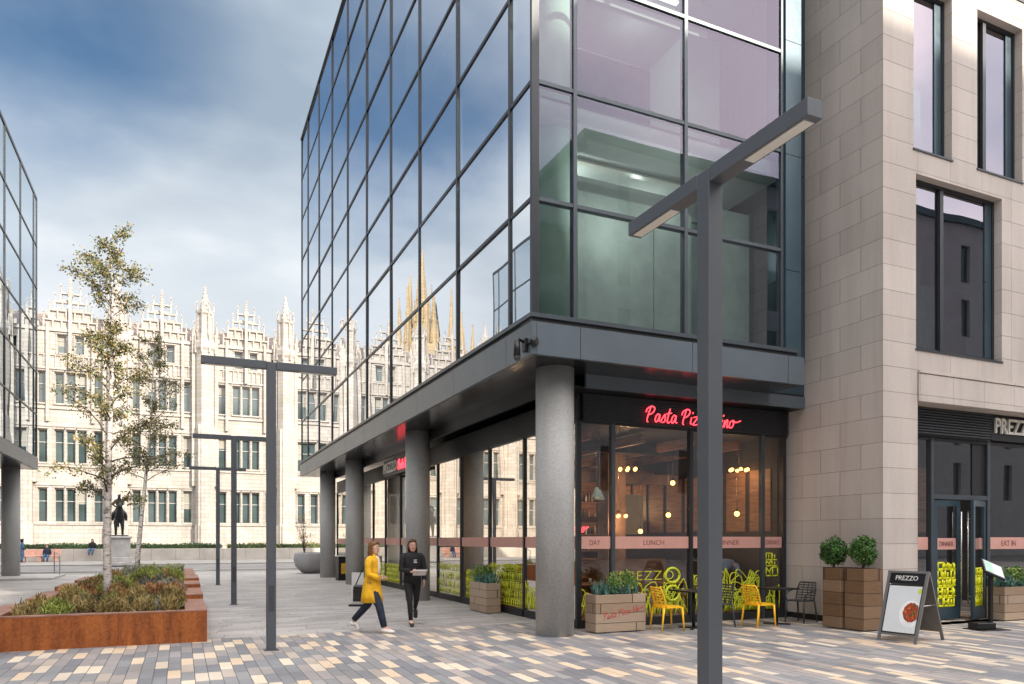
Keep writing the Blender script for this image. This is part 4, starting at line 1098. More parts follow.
for (a, b, c, d, k) in W3:
    if b-a > .5: mb.box(a-.12, b+.12, CY-.10, CY-.001, d+.06, d+.16, 'college_granite'); mb.box(a-.08, b+.08, CY-.13, CY-.001, c-.16, c-.03, 'college_granite'); mb.box(a-.1, a-.04, CY-.06, CY-.001, c-.03, d+.06, 'college_granite')
for k in K:
    gx = KX0+KP*(k+.5)
    for i_ in range(-8, 9):
        if abs(i_) > 5: mb.box(gx+i_*.42-.04, gx+i_*.42+.04, CY-.12, CY-.002, 16.98, 18.05, 'college_granite'); mb.box(gx+i_*.42-.12, gx+i_*.42+.12, CY-.3, CY+.1, 20.5, 20.95, 'college_granite')
mb.build('wall', None, GC)
mb = MB(); mb.quad([(u0, CY+.5, 20.4), (u1, CY+.5, 20.4), (u1, CY+3, 22.4), (u0, CY+3, 22.4)], 'slate_roof'); mb.quad([(u0, CY+9.6, 20.5), (u1, CY+9.6, 20.5), (u1, CY+3, 22.4), (u0, CY+3, 22.4)], 'slate_roof'); mb.box(u0, u1, CY+2.9, CY+3.1, 22.35, 22.5, 'college_granite'); mb.build('roof', None, GC)
def spire(mb, x, y, z0, z1, r, mat, crock=True, seg=8):
    mb.lathe([(r, z0), (r*.12, z1)], x, y, seg, mat, False)
    if crock:
        for i in range(5):
            f = (i+.5)/6; rr = r*(1-f)+.02; zz = z0+(z1-z0)*f
            for a in range(4): mb.box(x+rr*cos(a*pi/2+pi/4)-.05, x+rr*cos(a*pi/2+pi/4)+.05, y+rr*sin(a*pi/2+pi/4)-.05, y+rr*sin(a*pi/2+pi/4)+.05, zz, zz+.12, mat)
    mb.box(x-.14, x+.14, y-.03, y+.03, z1-.05, z1+.02, mat); mb.box(x-.04, x+.04, y-.03, y+.03, z1-.1, z1+.22, mat)
for k in list(K)+[K[-1]+1]:
    x = KX0+KP*k; big = 1
    mb = MB(); g = 'college_granite'
    mb.box(x-.62, x+.62, CY-1.0, CY-.36, .02, 12.6, g); mb.lathe([(.98, 0), (.98, 3), (.9, 3.15), (.9, 12), (.84, 12.8), (.84, 19.6), (.98, 19.9), (.98, 20.4), (.72, 20.7), (.66, 23.0), (.8, 23.15), (.8, 23.4)], x, CY-.25, 8, g, False, a0=pi/8)
    for a in range(8):
        an = a*pi/4+pi/8
        mb.tube([(x+.70*cos(an), CY-.25+.70*sin(an), 20.4), (x+.70*cos(an), CY-.25+.70*sin(an), 23.5)], [.10, .10], 4, g, None, False)
        spire(mb, x+.78*cos(an), CY-.25+.78*sin(an), 23.35, 24.1, .11, g, False, 4)
        mb.tube([(x+.95*cos(an), CY-.25+.95*sin(an), 19.4), (x+.92*cos(an), CY-.25+.92*sin(an), 21.2)], [.11, .03], 4, g, None, False)
    spire(mb, x, CY-.25, 23.4, 25.75, .52, g)
    mb.build('turret', None, GC)
for k in K:
    gx = KX0+KP*(k+.5); mb = MB(); g = 'college_granite'
    # stepped openwork gable
    def panel(a, b, c, d, n_):
        w = (b-a)/n_
        for i in range(n_+1): mb.box(a+i*w-.07, a+i*w+.07, CY-.14, CY+.16, c, d, g)
        mb.box(a, b, CY-.03, CY+.12, c, c+(d-c)*.3, g); mb.box(a-.08, b+.08, CY-.16, CY+.18, d, d+.14, g)
        for e_ in (a, b): spire(mb, e_, CY, d+.14, d+.75, .12, g, False, 4)
        if d > 22.4: pass
        else: mb.box(a, b, CY+.02, CY+.12, c+(d-c)*.3, d, g)
    panel(gx-2.05, gx+2.05, 20.5, 21.15, 6); panel(gx-1.65, gx+1.65, 21.29, 22.0, 5) ; panel(gx-1.2, gx+1.2, 22.14, 22.75, 4); panel(gx-.75, gx+.75, 22.89, 23.55, 2)
    for dx in (-2.7, 2.7):
        mb.box(gx+dx-.16, gx+dx+.16, CY-.42, CY-.002, 6.8, 21.3, g); spire(mb, gx+dx, CY-.2, 21.3, 22.3, .2, g, False, 4)
    for dx in (-1.75, 1.75): mb.box(gx+dx-.12, gx+dx+.12, CY-.26, CY-.001, 12.2, 20.9, g)
    mb.box(gx-.13, gx+.13, CY-.4, CY+.1, 16.9, 23.4, g); spire(mb, gx, CY-.15, 23.4, 24.9, .26, g)
    for i in range(12): mb.box(gx-2.5+i*.43, gx-2.5+i*.43+.09, CY-.11, CY-.004, 17.0, 18.05, g)
    mb.build('gable', None, GC)
rest = MB(); restp = MB()
def cwin(mb, a, b, c, d):
    mb.box(a+.002, a+.06, CY+.22, CY+.34, c+.002, d-.002, 'college_granite'); mb.box(b-.06, b-.002, CY+.22, CY+.34, c+.002, d-.002, 'college_granite'); mb.box(a+.06, b-.06, CY+.22, CY+.34, d-.1, d-.002, 'college_granite')
    mb.box(a+.06, b-.06, CY+.30, CY+.34, (c+d)/2+.3, (c+d)/2+.36, 'kerb_stone')
for (a, b, c, d, k) in W3:
    q = [(a, CY+.36, c), (b, CY+.36, c), (b, CY+.36, d), (a, CY+.36, d)]
    if k in (-2, -1, 0, 1) and b-a > .5 and a < 12:
        mb = MB(); cwin(mb, a, b, c, d); w = mb.build('window', None, GC); pn = MB().quad(q, 'college_pane')
        if random.random() < .22: hh = random.uniform(.25, .6)*(d-c); pn.quad([(a+.06, CY+.352, d-.1-hh), (b-.06, CY+.352, d-.1-hh), (b-.06, CY+.352, d-.1), (a+.06, CY+.352, d-.1)], 'college_blind')
        pn.build('pane', None, w, recalc=False)
    else:
        if b-a > .5: cwin(rest, a, b, c, d)
        rest.quad(q, 'college_pane')
rest.build('window', None, GC)['kind'] = 'stuff'

# church behind, gold sandstone spires
GS = thing('church', 'honey coloured church tower with clustered spires, seen reflected in glass', 'church')
rd = random.Random(3)
mb = MB(); g = 'church_stone'
mb.box(-22.3, -18.2, 98, 103, 0, 29, g); mb.box(-28, -22.3, 99, 108, 0, 22, g); mb.box(-18.2, -14.9, 99, 108, 0, 20, g)
mb.build('wall', None, GS)
SPX = [(-15.5, 99.5, 20, 35, .6), (-16.7, 99.3, 21, 35, .6), (-18.0, 99.2, 26, 36.7, .6), (-19.6, 99, 28, 41, .75), (-20.7, 99, 28, 42.2, .8), (-22.1, 99, 26, 37.5, .6), (-24.6, 99.4, 22, 37.4, .7), (-26.3, 99.6, 22, 34.7, .6), (-19.2, 102.5, 28, 39.5, .7), (-21.6, 102.5, 28, 39, .7), (-27.6, 99.6, 20, 33, .6)]
for x, y, z0, z1, r in SPX:
    mb = MB(); zc = z0+(z1-z0)*.42
    mb.lathe([(r, z0-20), (r, zc)], x, y, 8, g, False)
    for a in range(4): spire(mb, x+r*cos(a*pi/2+pi/4), y+r*sin(a*pi/2+pi/4), zc-1.5, zc+1.6, .22, g, False, 4)
    spire(mb, x, y, zc, z1, r*.85, g); mb.build('spire', None, GS)
mb = MB(); mb.lathe([(.9, 24), (.8, 29), (.05, 35.8)], -23.1, 101, 8, 'copper_green', False); mb.build('spire', None, GS)

# low wall + hedges + statue
t = MB(); 
for k in range(46): t.box(-40+k*1.8, -40+k*1.8+1.79, 66, 66.5, .05, 1.0, 'low_wall_stone', .02)
tag(t.build('low_wall'), 'low pale stone wall below hedge in front of gothic building', 'wall')
def hedge(label, x0, x1, mats, seed):
    rd = random.Random(seed); mb = MB(); mb.box(x0+.15, x1-.15, 67.0, 68.0, .05, 1.32, 'hedge_green')
    for q in range(int((x1-x0)*330)):
        x = rd.uniform(x0, x1); p = Vector((x, 66.85+rd.random()*1.2, .9+rd.random()*.48+.05*sin(x*1.3))); a = Vector((rd.gauss(0, 1), rd.gauss(0, 1), rd.gauss(.5, 1))).normalized(); b = a.orthogonal().normalized()
        s_ = .12; mb.quad([p, p+(a*.5+b*.4)*s_, p+a*s_, p+(a*.5-b*.4)*s_], rd.choice(mats))
    tag(mb.build('hedge', None, None, recalc=False), label, 'hedge', 'hedges behind the low wall')
hedge('long hedge behind low wall left of statue', -16, -4.9, ['hedge_green', 'foliage_topiary', 'hedge_green'], 1)
hedge('hedge behind low wall between statue and lamp row', -4.3, 3.2, ['hedge_green', 'hedge_green', 'foliage_topiary'], 2)
hedge('yellowish hedge behind low wall near concrete bowl', 3.6, 14, ['hedge_green', 'hedge_yellow', 'hedge_green'], 3)

ST = thing('equestrian_statue', 'dark bronze horse and rider with raised arm on grey plinth', 'statue', (-3.7, 54.6, 0.05), radians(6))
mb = MB(); mb.box(-.85, .85, -1.6, 1.6, 0, .25, 'granite_grey', .03); mb.box(-.7, .7, -1.35, 1.35, .25, .55, 'granite_grey', .03); mb.box(-.6, .6, -1.2, 1.2, .55, 1.75, 'granite_grey', .02); mb.box(-.70, .70, -1.3, 1.3, 1.75, 1.9, 'granite_grey', .03); mb.build('plinth', None, ST)
def skin_mesh(joints, edges, root=0, sub=1):
    me = bpy.data.meshes.new('sk'); names = list(joints); me.from_pydata([joints[n][0] for n in names], [(names.index(a), names.index(b)) for a, b in edges], [])
    o = bpy.data.objects.new('sk', me); COL.objects.link(o)
    o.modifiers.new('s', 'SKIN'); sv = me.skin_vertices[0].data
    for i, n_ in enumerate(names):
        r = joints[n_][1]; sv[i].radius = r if isinstance(r, tuple) else (r, r)
        sv[i].use_root = (i == root)
    ss = o.modifiers.new('b', 'SUBSURF'); ss.levels = sub; ss.render_levels = sub
    dg = bpy.context.evaluated_depsgraph_get(); dg.update()
    r = bpy.data.meshes.new_from_object(o.evaluated_get(dg)); bpy.data.objects.remove(o)
    for p in r.polygons: p.use_smooth = True
    return r
# horse faces -y (towards the square)
HJ = {'pel': ((0, .75, 3.25), .27), 'bel': ((0, .2, 3.2), .30), 'che': ((0, -.45, 3.25), .29), 'nk': ((0, -.8, 3.6), .19), 'pol': ((0, -1.0, 4.05), .13), 'nos': ((0, -1.32, 3.75), .09),
      'tl': ((0, 1.1, 3.2), .07), 'te': ((0, 1.25, 2.5), .05)}
HE = [('pel', 'bel'), ('bel', 'che'), ('che', 'nk'), ('nk', 'pol'), ('pol', 'nos'), ('pel', 'tl'), ('tl', 'te')]
for s_, nme in ((-1, 'l'), (1, 'r')):
    HJ.update({'a'+nme: ((s_*.17, -.5, 2.95), .14), 'b'+nme: ((s_*.19, -.6-.05*s_, 2.5), .08), 'c'+nme: ((s_*.19, -.58, 2.12), .05), 'd'+nme: ((s_*.19, -.62, 1.97), .07),
               'e'+nme: ((s_*.19, .7, 2.85), .16), 'f'+nme: ((s_*.2, .62, 2.5), .09), 'g'+nme: ((s_*.2, .85, 2.3), .06), 'h'+nme: ((s_*.2, .78, 1.97), .06)})
    HE += [('che', 'a'+nme), ('a'+nme, 'b'+nme), ('b'+nme, 'c'+nme), ('c'+nme, 'd'+nme), ('pel', 'e'+nme), ('e'+nme, 'f'+nme), ('f'+nme, 'g'+nme), ('g'+nme, 'h'+nme)]
hm_ = skin_mesh(HJ, HE, 1, 1); mb = MB(); mb.addmesh(hm_, 'bronze')
for s_ in (-.06, .06): mb.lathe([(.03, 0), (.005, .12)], s_, -.98, 6, 'bronze', z=4.13)
mb.build('horse', None, ST)
RJ = {'p': ((0, .1, 3.6), .17), 'w': ((0, .1, 3.85), .15), 'c': ((0, .05, 4.15), .19), 'n': ((0, .03, 4.38), .07), 'h': ((0, 0, 4.52), .11), 'ht': ((0, 0, 4.66), .08),
      'sr': ((.24, .05, 4.25), .09), 'er': ((.42, -.05, 4.45), .065), 'wr': ((.58, -.1, 4.8), .05), 'hr': ((.60, -.12, 4.9), .05), 'sl': ((-.24, .05, 4.22), .09), 'el': ((-.36, -.05, 3.95), .065), 'wl': ((-.2, -.3, 3.8), .05),
      'kl': ((-.36, -.2, 3.4), .11), 'fl': ((-.40, -.15, 2.9), .08), 'kr': ((.36, -.2, 3.4), .11), 'frr': ((.40, -.15, 2.9), .08)}
RE = [('p', 'w'), ('w', 'c'), ('c', 'n'), ('n', 'h'), ('h', 'ht'), ('c', 'sr'), ('sr', 'er'), ('er', 'wr'), ('wr', 'hr'), ('c', 'sl'), ('sl', 'el'), ('el', 'wl'), ('p', 'kl'), ('kl', 'fl'), ('p', 'kr'), ('kr', 'frr')]
mb = MB(); mb.addmesh(skin_mesh(RJ, RE, 0, 1), 'bronze'); mb.box(-.5, .5, -1.0, 1.15, 1.9, 1.97, 'bronze', .02); mb.build('rider', None, ST)

# ------------------------------------------------------------------ bowl planter, bin, boards
t = thing('bowl_planter', 'large round grey concrete bowl planter behind farthest column', 'planter', (6.2, 38.6, 0))
MB().lathe([(.45, 0), (.6, .06), (.88, .35), (.98, .7), (.94, .98), (.88, 1.06), (.82, 1.05), (.84, .95)], 0, 0, 40, 'bowl_concrete').build('bowl', None, t)
tree_s = thing('small_tree', 'sparse small leafy tree growing in the concrete bowl', 'tree', (5.75, 38.6, .95)); rd = random.Random(9); mb = MB(); cl = []
for q in range(9):
    a = rd.random()*6.28; e = Vector((.6*cos(a)*rd.random(), .6*sin(a)*rd.random(), rd.uniform(.9, 2.0))); mb.tube([(0, 0, 0), (e.x*.3, e.y*.3, e.z*.5), e], [.02, .012, .004], 5, 'bark_brown')
    for w in (.5, .7, .85, 1): cl.append((e*w, (.15, .15)))
mb.build('trunk', None, tree_s); mb = MB(); leaves(mb, cl, 450, .07, ['heath_rust', 'bench_pink', 'heath_olive'], rd); mb.build('crown', None, tree_s)
t = thing('litter_bin', 'black litter bin with yellow front beside third column', 'bin', (6.22, 31.2, 0), radians(8))
MB().box(-.24, .24, -.2, .2, 0, 1.0, 'black_metal', .01).build('body', None, t); MB().box(-.28, .28, -.24, .24, 1.0, 1.05, 'pale_board', .01).build('lid', None, t)
MB().box(-.13, .15, -.215, -.203, .28, .72, 'bin_yellow', .003).build('front_panel', None, t)
t = thing('pavement_sign', 'pale narrow pavement board behind woman in yellow coat', 'sign board', (4.15, 18.86, 0), radians(-30))
MB().box(-.16, .16, -.02, .02, .05, .86, 'pale_board', .005).build('board', None, t); MB().box(-.2, .2, -.15, .15, 0, .05, 'black_metal', .005).build('base', None, t); MB().box(-.12, .12, -.03, -.021, .12, .42, 'leather_black').build('panel', None, t)
t = thing('bench', 'pink stone bench by low wall at far left', 'bench', (-9.4, 64.6, .06))
MB().box(-1.6, 1.1, -.3, .3, .38, .5, 'bench_pink', .02).build('seat', None, t)
for x in (-1.3, -.25, .8): MB().box(x-.15, x+.15, -.26, .26, 0, .38, 'bench_pink', .02).build('leg', None, t)
MB().box(-1.6, 1.1, .26, .34, .5, .95, 'bench_pink', .02).build('backrest', None, t)

# ------------------------------------------------------------------ people
def hand(mb, w, d, side, s=1.0, mat='skin'):
    """palm + 5 separate fingers; w wrist, d direction, side = vector towards thumb"""
    w = Vector(w); d = Vector(d).normalized(); s_ = Vector(side); s_ = (s_-d*s_.dot(d)).normalized(); n_ = d.cross(s_)
    mb.tube([w-d*.02*s, w+d*.03*s, w+d*.085*s], [(.022*s, .02*s), (.034*s, .016*s), (.036*s, .013*s)], 8, mat)
    for i, L in enumerate((.072, .08, .075, .058)):
        b = w+d*.08*s+s_*(.026-.0175*i)*s; m1 = b+d*L*.5*s+n_*.008*s; e = b+d*L*.9*s+n_*.03*s
        mb.tube([b, m1, e], [.0088*s, .008*s, .006*s], 6, mat)
    b = w+d*.02*s+s_*.025*s; mb.tube([b, b+d*.03*s+s_*.025*s, b+d*.065*s+s_*.035*s], [.012*s, .010*s, .007*s], 6, mat)
def head(mb, c, fwd, hairmat, long_=True):
    """c centre of head; fwd yaw in degrees, 0 = +y"""
    R = Matrix.Translation(c) @ Matrix.Rotation(radians(fwd), 4, 'Z')
    prof = [(-.115, .03, .035, .05), (-.10, .045, .05, .04), (-.07, .058, .07, .02), (-.03, .068, .083, .005), (.01, .074, .092, 0), (.05, .075, .094, -.006), (.085, .062, .078, -.01), (.108, .036, .048, -.012), (.116, .012, .016, -.012)]
    seg = 16; rings = []
    for z, rx, ry, oy in prof: rings.append([mb.bm.verts.new(R @ Vector((rx*cos(2*pi*k/seg), oy*.6+ry*sin(2*pi*k/seg), z))) for k in range(seg)])
    fs = []
    for a, b in zip(rings, rings[1:]):
        for k in range(seg): f = mb.bm.faces.new([a[k], a[(k+1) % seg], b[(k+1) % seg], b[k]]); f.smooth = True; fs.append(f)
    fs.append(mb.bm.faces.new(rings[0][::-1])); fs.append(mb.bm.faces.new(rings[-1])); mb._m(fs, 'skin')
    mb.tube([R @ Vector((0, .088, .01)), R @ Vector((0, .112, -.025)), R @ Vector((0, .092, -.035))], [.008, .014, .009], 6, 'skin')
    for sx in (-1, 1):
        mb.ball((0, 0, 0), (.014, .008, .009), 'cloth_white', M=R @ Matrix.Translation((sx*.03, .082, .008)), sub=1); mb.ball((0, 0, 0), (.007, .004, .007), 'hair_dark', M=R @ Matrix.Translation((sx*.03, .090, .008)), sub=1)
        mb.ball((0, 0, 0), (.010, .02, .03), 'skin', M=R @ Matrix.Translation((sx*.076, -.005, -.005)), sub=1)
        mb.tube([R @ Vector((sx*.015, .09, .03)), R @ Vector((sx*.045, .08, .032))], .004, 4, hairmat)
    mb.tube([R @ Vector((-.022, .082, -.06)), R @ Vector((0, .09, -.058)), R @ Vector((.022, .082, -.06))], [.004, .007, .004], 6, 'paint_red')
    return R
def hair(R, mat, parent, length=.26):
    mb = MB(); seg = 18
    # cap, open at the face, falling behind and beside
    rows = [(.135, .02, .03), (.125, .055, .07), (.095, .084, .105), (.04, .093, .115), (-.03, .098, .118), (-.10, .10, .11), (-.10-length*.4, .105, .10), (-.10-length*.75, .10, .08)]
    rr = []
    for i, (z, rx, ry) in enumerate(rows):
        ring = []
        for k in range(seg+1):
            lim = pi*(1.0 if i < 3 else .60+.0*i); a = -pi/2-lim+2*lim*k/seg
            if i < 3: a = -pi/2-pi+2*pi*k/seg
            w = 1+.05*sin(7*k+i)
            ring.append(mb.bm.verts.new(R @ Vector((rx*cos(a)*w, ry*sin(a)*w-.008+(.012 if i < 2 else 0), z))))
        rr.append(ring)
    fs = []
    for a, b in zip(rr, rr[1:]):
        for k in range(seg): f = mb.bm.faces.new([a[k], a[k+1], b[k+1], b[k]]); f.smooth = True; fs.append(f)
    r = bmesh.ops.solidify(mb.bm, geom=fs, thickness=.012)
    mb._m(mb.bm.faces[:], mat)
    return mb.build('hair', None, parent)
def legs_joints(J, E, hip, lk, la, rk, ra, lt, rt, r=(.085, .055, .04, .04)):
    for s_, k_, a_, t_ in (('l', lk, la, lt), ('r', rk, ra, rt)):
        sx = -.085 if s_ == 'l' else .085
        J['h'+s_] = ((hip[0]+sx, hip[1], hip[2]-.05), r[0]); J['k'+s_] = (k_, r[1]); J['an'+s_] = (a_, r[2]); J['t'+s_] = (t_, r[3])
        E += [('pel', 'h'+s_), ('h'+s_, 'k'+s_), ('k'+s_, 'an'+s_), ('an'+s_, 't'+s_)]
def person(label, x, y, rz, group=None):
    return thing('person', label, 'person', (x, y, 0), rz, group)
def shoe(mb, a, t, mat):
    a = Vector(a); t = Vector(t); d = (t-a); d.z = 0; L = d.length; d.normalize(); 
    b0 = a-d*.06; mb.tube([b0+Vector((0, 0, 0)), a+Vector((0, 0, .01)), a+d*.08, t+d*.02, t+d*.06], [(.036, .035), (.043, .045), (.045, .036), (.044, .026), (.028, .016)], 10, mat)

# woman in yellow coat, striding; local +y = walking direction
t = person('woman in long yellow coat and dark trousers walking past the columns', 3.20, 13.35, radians(-128)); 
J = {'pel': ((0, 0, .92), (.13, .10)), 'wai': ((0, .01, 1.05), (.11, .085)), 'che': ((0, .02, 1.25), (.13, .095)), 'nec': ((0, .02, 1.42), .045), 'hed': ((0, .03, 1.50), .05)}
E_ = [('pel', 'wai'), ('wai', 'che'), ('che', 'nec'), ('nec', 'hed')]
legs_joints(J, E_, (0, 0, .9), (-.08, -.13, .50), (-.08, -.42, .20), (.08, .18, .50), (.08, .28, .09), (-.08, -.33, .07), (.08, .42, .05))
J.update({'sl': ((-.165, .02, 1.34), .055), 'el': ((-.22, -.10, 1.10), .042), 'wl': ((-.20, .02, .90), .028), 'sr': ((.165, .02, 1.34), .055), 'er': ((.21, .02, 1.08), .042), 'wr': ((.10, .20, 1.0), .028)})
E_ += [('che', 'sl'), ('sl', 'el'), ('el', 'wl'), ('che', 'sr'), ('sr', 'er'), ('er', 'wr')]
mb = MB(); mb.addmesh(skin_mesh(J, E_, 0, 1), 'skin'); R = head(mb, (0, .04, 1.545), -8, 'hair_blond'); hand(mb, (-.20, .02, .90), (.05, .3, -1), (0, 1, 0)); hand(mb, (.10, .20, 1.0), (-.9, .5, .1), (0, 0, 1)); body = mb.build('body', None, t)
hair(R, 'hair_blond', body, .3)
def trousers(J, mat, parent, bot=.1, ex=.012):
    mb = MB()
    for s_ in 'lr':
        h, k_, a_ = [Vector(J[q+s_][0]) for q in ('h', 'k', 'an')]
        mb.tube([h+Vector((0, 0, .08)), h, h.lerp(k_, .5), k_, k_.lerp(a_, .5), k_.lerp(a_, .93)], [.10+ex*.5, .10+ex, .082+ex, .062+ex, .054+ex, .044+ex], 12, mat)
    p = Vector(J['pel'][0]); mb.loft([(p.x, p.y, p.z-.14, .13, .10), (p.x, p.y, p.z-.04, .165+ex, .12+ex), (p.x, p.y, p.z+.06, .15+ex, .11+ex), (p.x, p.y, p.z+.14, .13+ex, .10+ex)], 16, mat)
    return mb.build('trousers', None, parent)
trousers(J, 'denim_dark', body)
mb = MB(); mb.loft([(0, .0, .56, .235, .20, .03), (0, 0, .72, .22, .18, .03), (0, 0, .90, .195, .155, .02), (0, .01, 1.04, .165, .13), (0, .015, 1.2, .175, .135), (0, .02, 1.33, .175, .12), (0, .02, 1.40, .11, .085), (0, .015, 1.44, .065, .06)], 20, 'coat_yellow')
for s_ in 'lr':
    a, b, c = [Vector(J[q+s_][0]) for q in ('s', 'e', 'w')]; mb.tube([a+Vector((-a.x*.45, 0, .045)), a+Vector((-a.x*.12, 0, .012)), a.lerp(b, .12), a.lerp(b, .5), b, b.lerp(c, .6), b.lerp(c, .95)], [.03, .062, .078, .07, .062, .056, .052], 12, 'coat_yellow')
mb.build('coat', None, body)
mb = MB(); mb.loft([(0, .118, 1.02, .045, .03), (0, .125, 1.2, .06, .035), (0, .11, 1.34, .055, .035), (0, .08, 1.41, .04, .03)], 12, 'cloth_white'); mb.build('shirt', None, body)
mb = MB(); shoe(mb, (-.08, -.42, .14), (-.08, -.33, .05), 'shoe_white'); shoe(mb, (.08, .28, .055), (.08, .42, .04), 'shoe_white'); mb.build('shoes', None, body)
# her bag
bg = thing('shoulder_bag', 'black bag at hip of woman in yellow coat', 'bag', (3.03, 13.56, .62), radians(-128))
mb = MB(); mb.box(-.055, .055, -.13, .13, 0, .25, 'leather_black', .03); mb.build('pouch', None, bg); mb = MB(); mb.tube([(0, -.1, .23), (.03, .04, .5), (.05, .21, .78), (.05, .16, .5), (0, .1, .23)], .010, 6, 'leather_black'); mb.build('strap', None, bg)

# woman in black, facing the camera, walking
t = person('woman dressed in black holding papers while walking', 4.20, 14.15, radians(172))
J = {'pel': ((0, 0, .94), (.13, .10)), 'wai': ((0, .01, 1.07), (.11, .085)), 'che': ((0, .02, 1.28), (.13, .095)), 'nec': ((0, .02, 1.46), .045), 'hed': ((0, .03, 1.54), .05)}
E_ = [('pel', 'wai'), ('wai', 'che'), ('che', 'nec'), ('nec', 'hed')]
legs_joints(J, E_, (0, 0, .92), (-.10, -.10, .52), (-.12, -.42, .30), (.07, .14, .50), (.05, .16, .09), (-.12, -.40, .17), (.05, .30, .05))
J.update({'sl': ((-.17, .02, 1.38), .055), 'el': ((-.24, -.02, 1.12), .042), 'wl': ((-.22, .10, .90), .028), 'sr': ((.17, .02, 1.38), .055), 'er': ((.22, .03, 1.12), .042), 'wr': ((.05, .22, 1.07), .028)})
E_ += [('che', 'sl'), ('sl', 'el'), ('el', 'wl'), ('che', 'sr'), ('sr', 'er'), ('er', 'wr')]
mb = MB(); mb.addmesh(skin_mesh(J, E_, 0, 1), 'skin'); R = head(mb, (0, .04, 1.585), 4, 'hair_auburn'); hand(mb, (-.22, .10, .90), (-.02, .2, -1), (0, 1, 0)); hand(mb, (.05, .22, 1.07), (-1, .2, 0), (0, 0, 1)); body = mb.build('body', None, t)
hair(R, 'hair_auburn', body, .22); trousers(J, 'cloth_black', body, .1, -.004)
mb = MB(); mb.loft([(0, .0, .86, .185, .14, .02), (0, 0, .98, .175, .135, .02), (0, .01, 1.1, .165, .13), (0, .015, 1.25, .178, .135), (0, .02, 1.37, .178, .12), (0, .02, 1.44, .11, .085), (0, .015, 1.475, .062, .058)], 20, 'cloth_black')
for s_ in 'lr':
    a, b, c = [Vector(J[q+s_][0]) for q in ('s', 'e', 'w')]; mb.tube([a+Vector((-a.x*.45, 0, .045)), a+Vector((-a.x*.12, 0, .012)), a.lerp(b, .12), a.lerp(b, .5), b, b.lerp(c, .6), b.lerp(c, .95)], [.03, .062, .076, .068, .06, .052, .046], 12, 'cloth_black')
for z_, w_ in ((1.30, .05), (1.275, .04), (1.25, .055)): mb.box(-.02-w_, -.02+w_*.3, .155, .160, z_, z_+.01, 'cloth_white')
mb.build('sweater', None, body)
mb = MB(); shoe(mb, (-.12, -.42, .25), (-.12, -.38, .12), 'shoe_black'); shoe(mb, (.05, .16, .055), (.05, .30, .04), 'shoe_black'); mb.build('shoes', None, body)
o = MB().box(-.13, .13, -.09, .09, -.008, .008, 'cloth_white').build('papers'); o.location = (4.27, 13.87, 1.06); o.rotation_euler = (radians(35), 0, radians(170)); tag(o, 'white papers held by woman dressed in black', 'papers')

# distant figures
def simple_person(label, x, y, z, rz, top, legm, hairm, sit=False, dark=False):
    t = thing('person', label, 'person', (x, y, z), rz)
    hz = .50 if sit else .93
    J = {'pel': ((0, 0, hz), (.13, .10)), 'wai': ((0, .01, hz+.15), (.11, .085)), 'che': ((0, .02, hz+.36), (.13, .095)), 'nec': ((0, .02, hz+.54), .045), 'hed': ((0, .03, hz+.62), .05)}
    E_ = [('pel', 'wai'), ('wai', 'che'), ('che', 'nec'), ('nec', 'hed')]
    if sit: legs_joints(J, E_, (0, 0, hz), (-.12, .42, .50), (-.12, .45, .09), (.12, .42, .50), (.12, .48, .09), (-.12, .58, .04), (.12, .6, .04))
    else: legs_joints(J, E_, (0, 0, hz), (-.09, .03, .50), (-.1, .0, .09), (.09, .05, .50), (.11, -.05, .09), (-.1, .13, .05), (.11, .08, .05))
    J.update({'sl': ((-.17, .02, hz+.44), .055), 'el': ((-.24, .0, hz+.18), .042), 'wl': ((-.2, .15, hz+.02), .028), 'sr': ((.17, .02, hz+.44), .055), 'er': ((.24, .0, hz+.18), .042), 'wr': ((.2, .15, hz+.02), .028)})
    E_ += [('che', 'sl'), ('sl', 'el'), ('el', 'wl'), ('che', 'sr'), ('sr', 'er'), ('er', 'wr')]
    mb = MB(); mb.addmesh(skin_mesh(J, E_, 0, 1), 'skin'); R = head(mb, (0, .04, hz+.665), 0, hairm)
    hand(mb, J['wl'][0], (0, .5, -1), (1, 0, 0)); hand(mb, J['wr'][0], (0, .5, -1), (-1, 0, 0)); body = mb.build('body', None, t)
    hair(R, hairm, body, .05 if 'man ' in label and 'woman' not in label else .2); trousers(J, legm, body)
    mb = MB(); mb.loft([(0, 0, hz-.04, .18, .135), (0, .01, hz+.16, .165, .13), (0, .015, hz+.32, .18, .135), (0, .02, hz+.44, .18, .12), (0, .02, hz+.52, .10, .08), (0, .015, hz+.55, .06, .055)], 16, top)
    for s_ in 'lr':
        a, b, c = [Vector(J[q+s_][0]) for q in ('s', 'e', 'w')]; mb.tube([a+Vector((-a.x*.45, 0, .045)), a+Vector((-a.x*.12, 0, .012)), a.lerp(b, .12), b, b.lerp(c, .95)], [.03, .062, .074, .06, .046], 10, top)
    mb.build('jacket', None, body)
    mb = MB(); shoe(mb, J['anl'][0], J['tl'][0], 'shoe_black'); shoe(mb, J['anr'][0], J['tr'][0], 'shoe_black'); mb.build('shoes', None, body); return t
simple_person('man in blue standing by the far left bench', -10.3, 61.8, .06, radians(-60), 'cloth_teal', 'denim_blue', 'hair_dark')
simple_person('person in dark top sitting on the far left bench', -9.15, 64.5, .06, radians(175), 'denim_dark', 'denim_blue', 'hair_auburn', True)
simple_person('person in dark jacket sitting on low wall left of statue', -6.3, 65.7, .5, radians(170), 'cloth_black', 'denim_blue', 'hair_dark', True)
simple_person('person in dark coat beyond the litter bin', 12.6, 58.5, .06, radians(150), 'denim_dark', 'denim_dark', 'hair_dark')
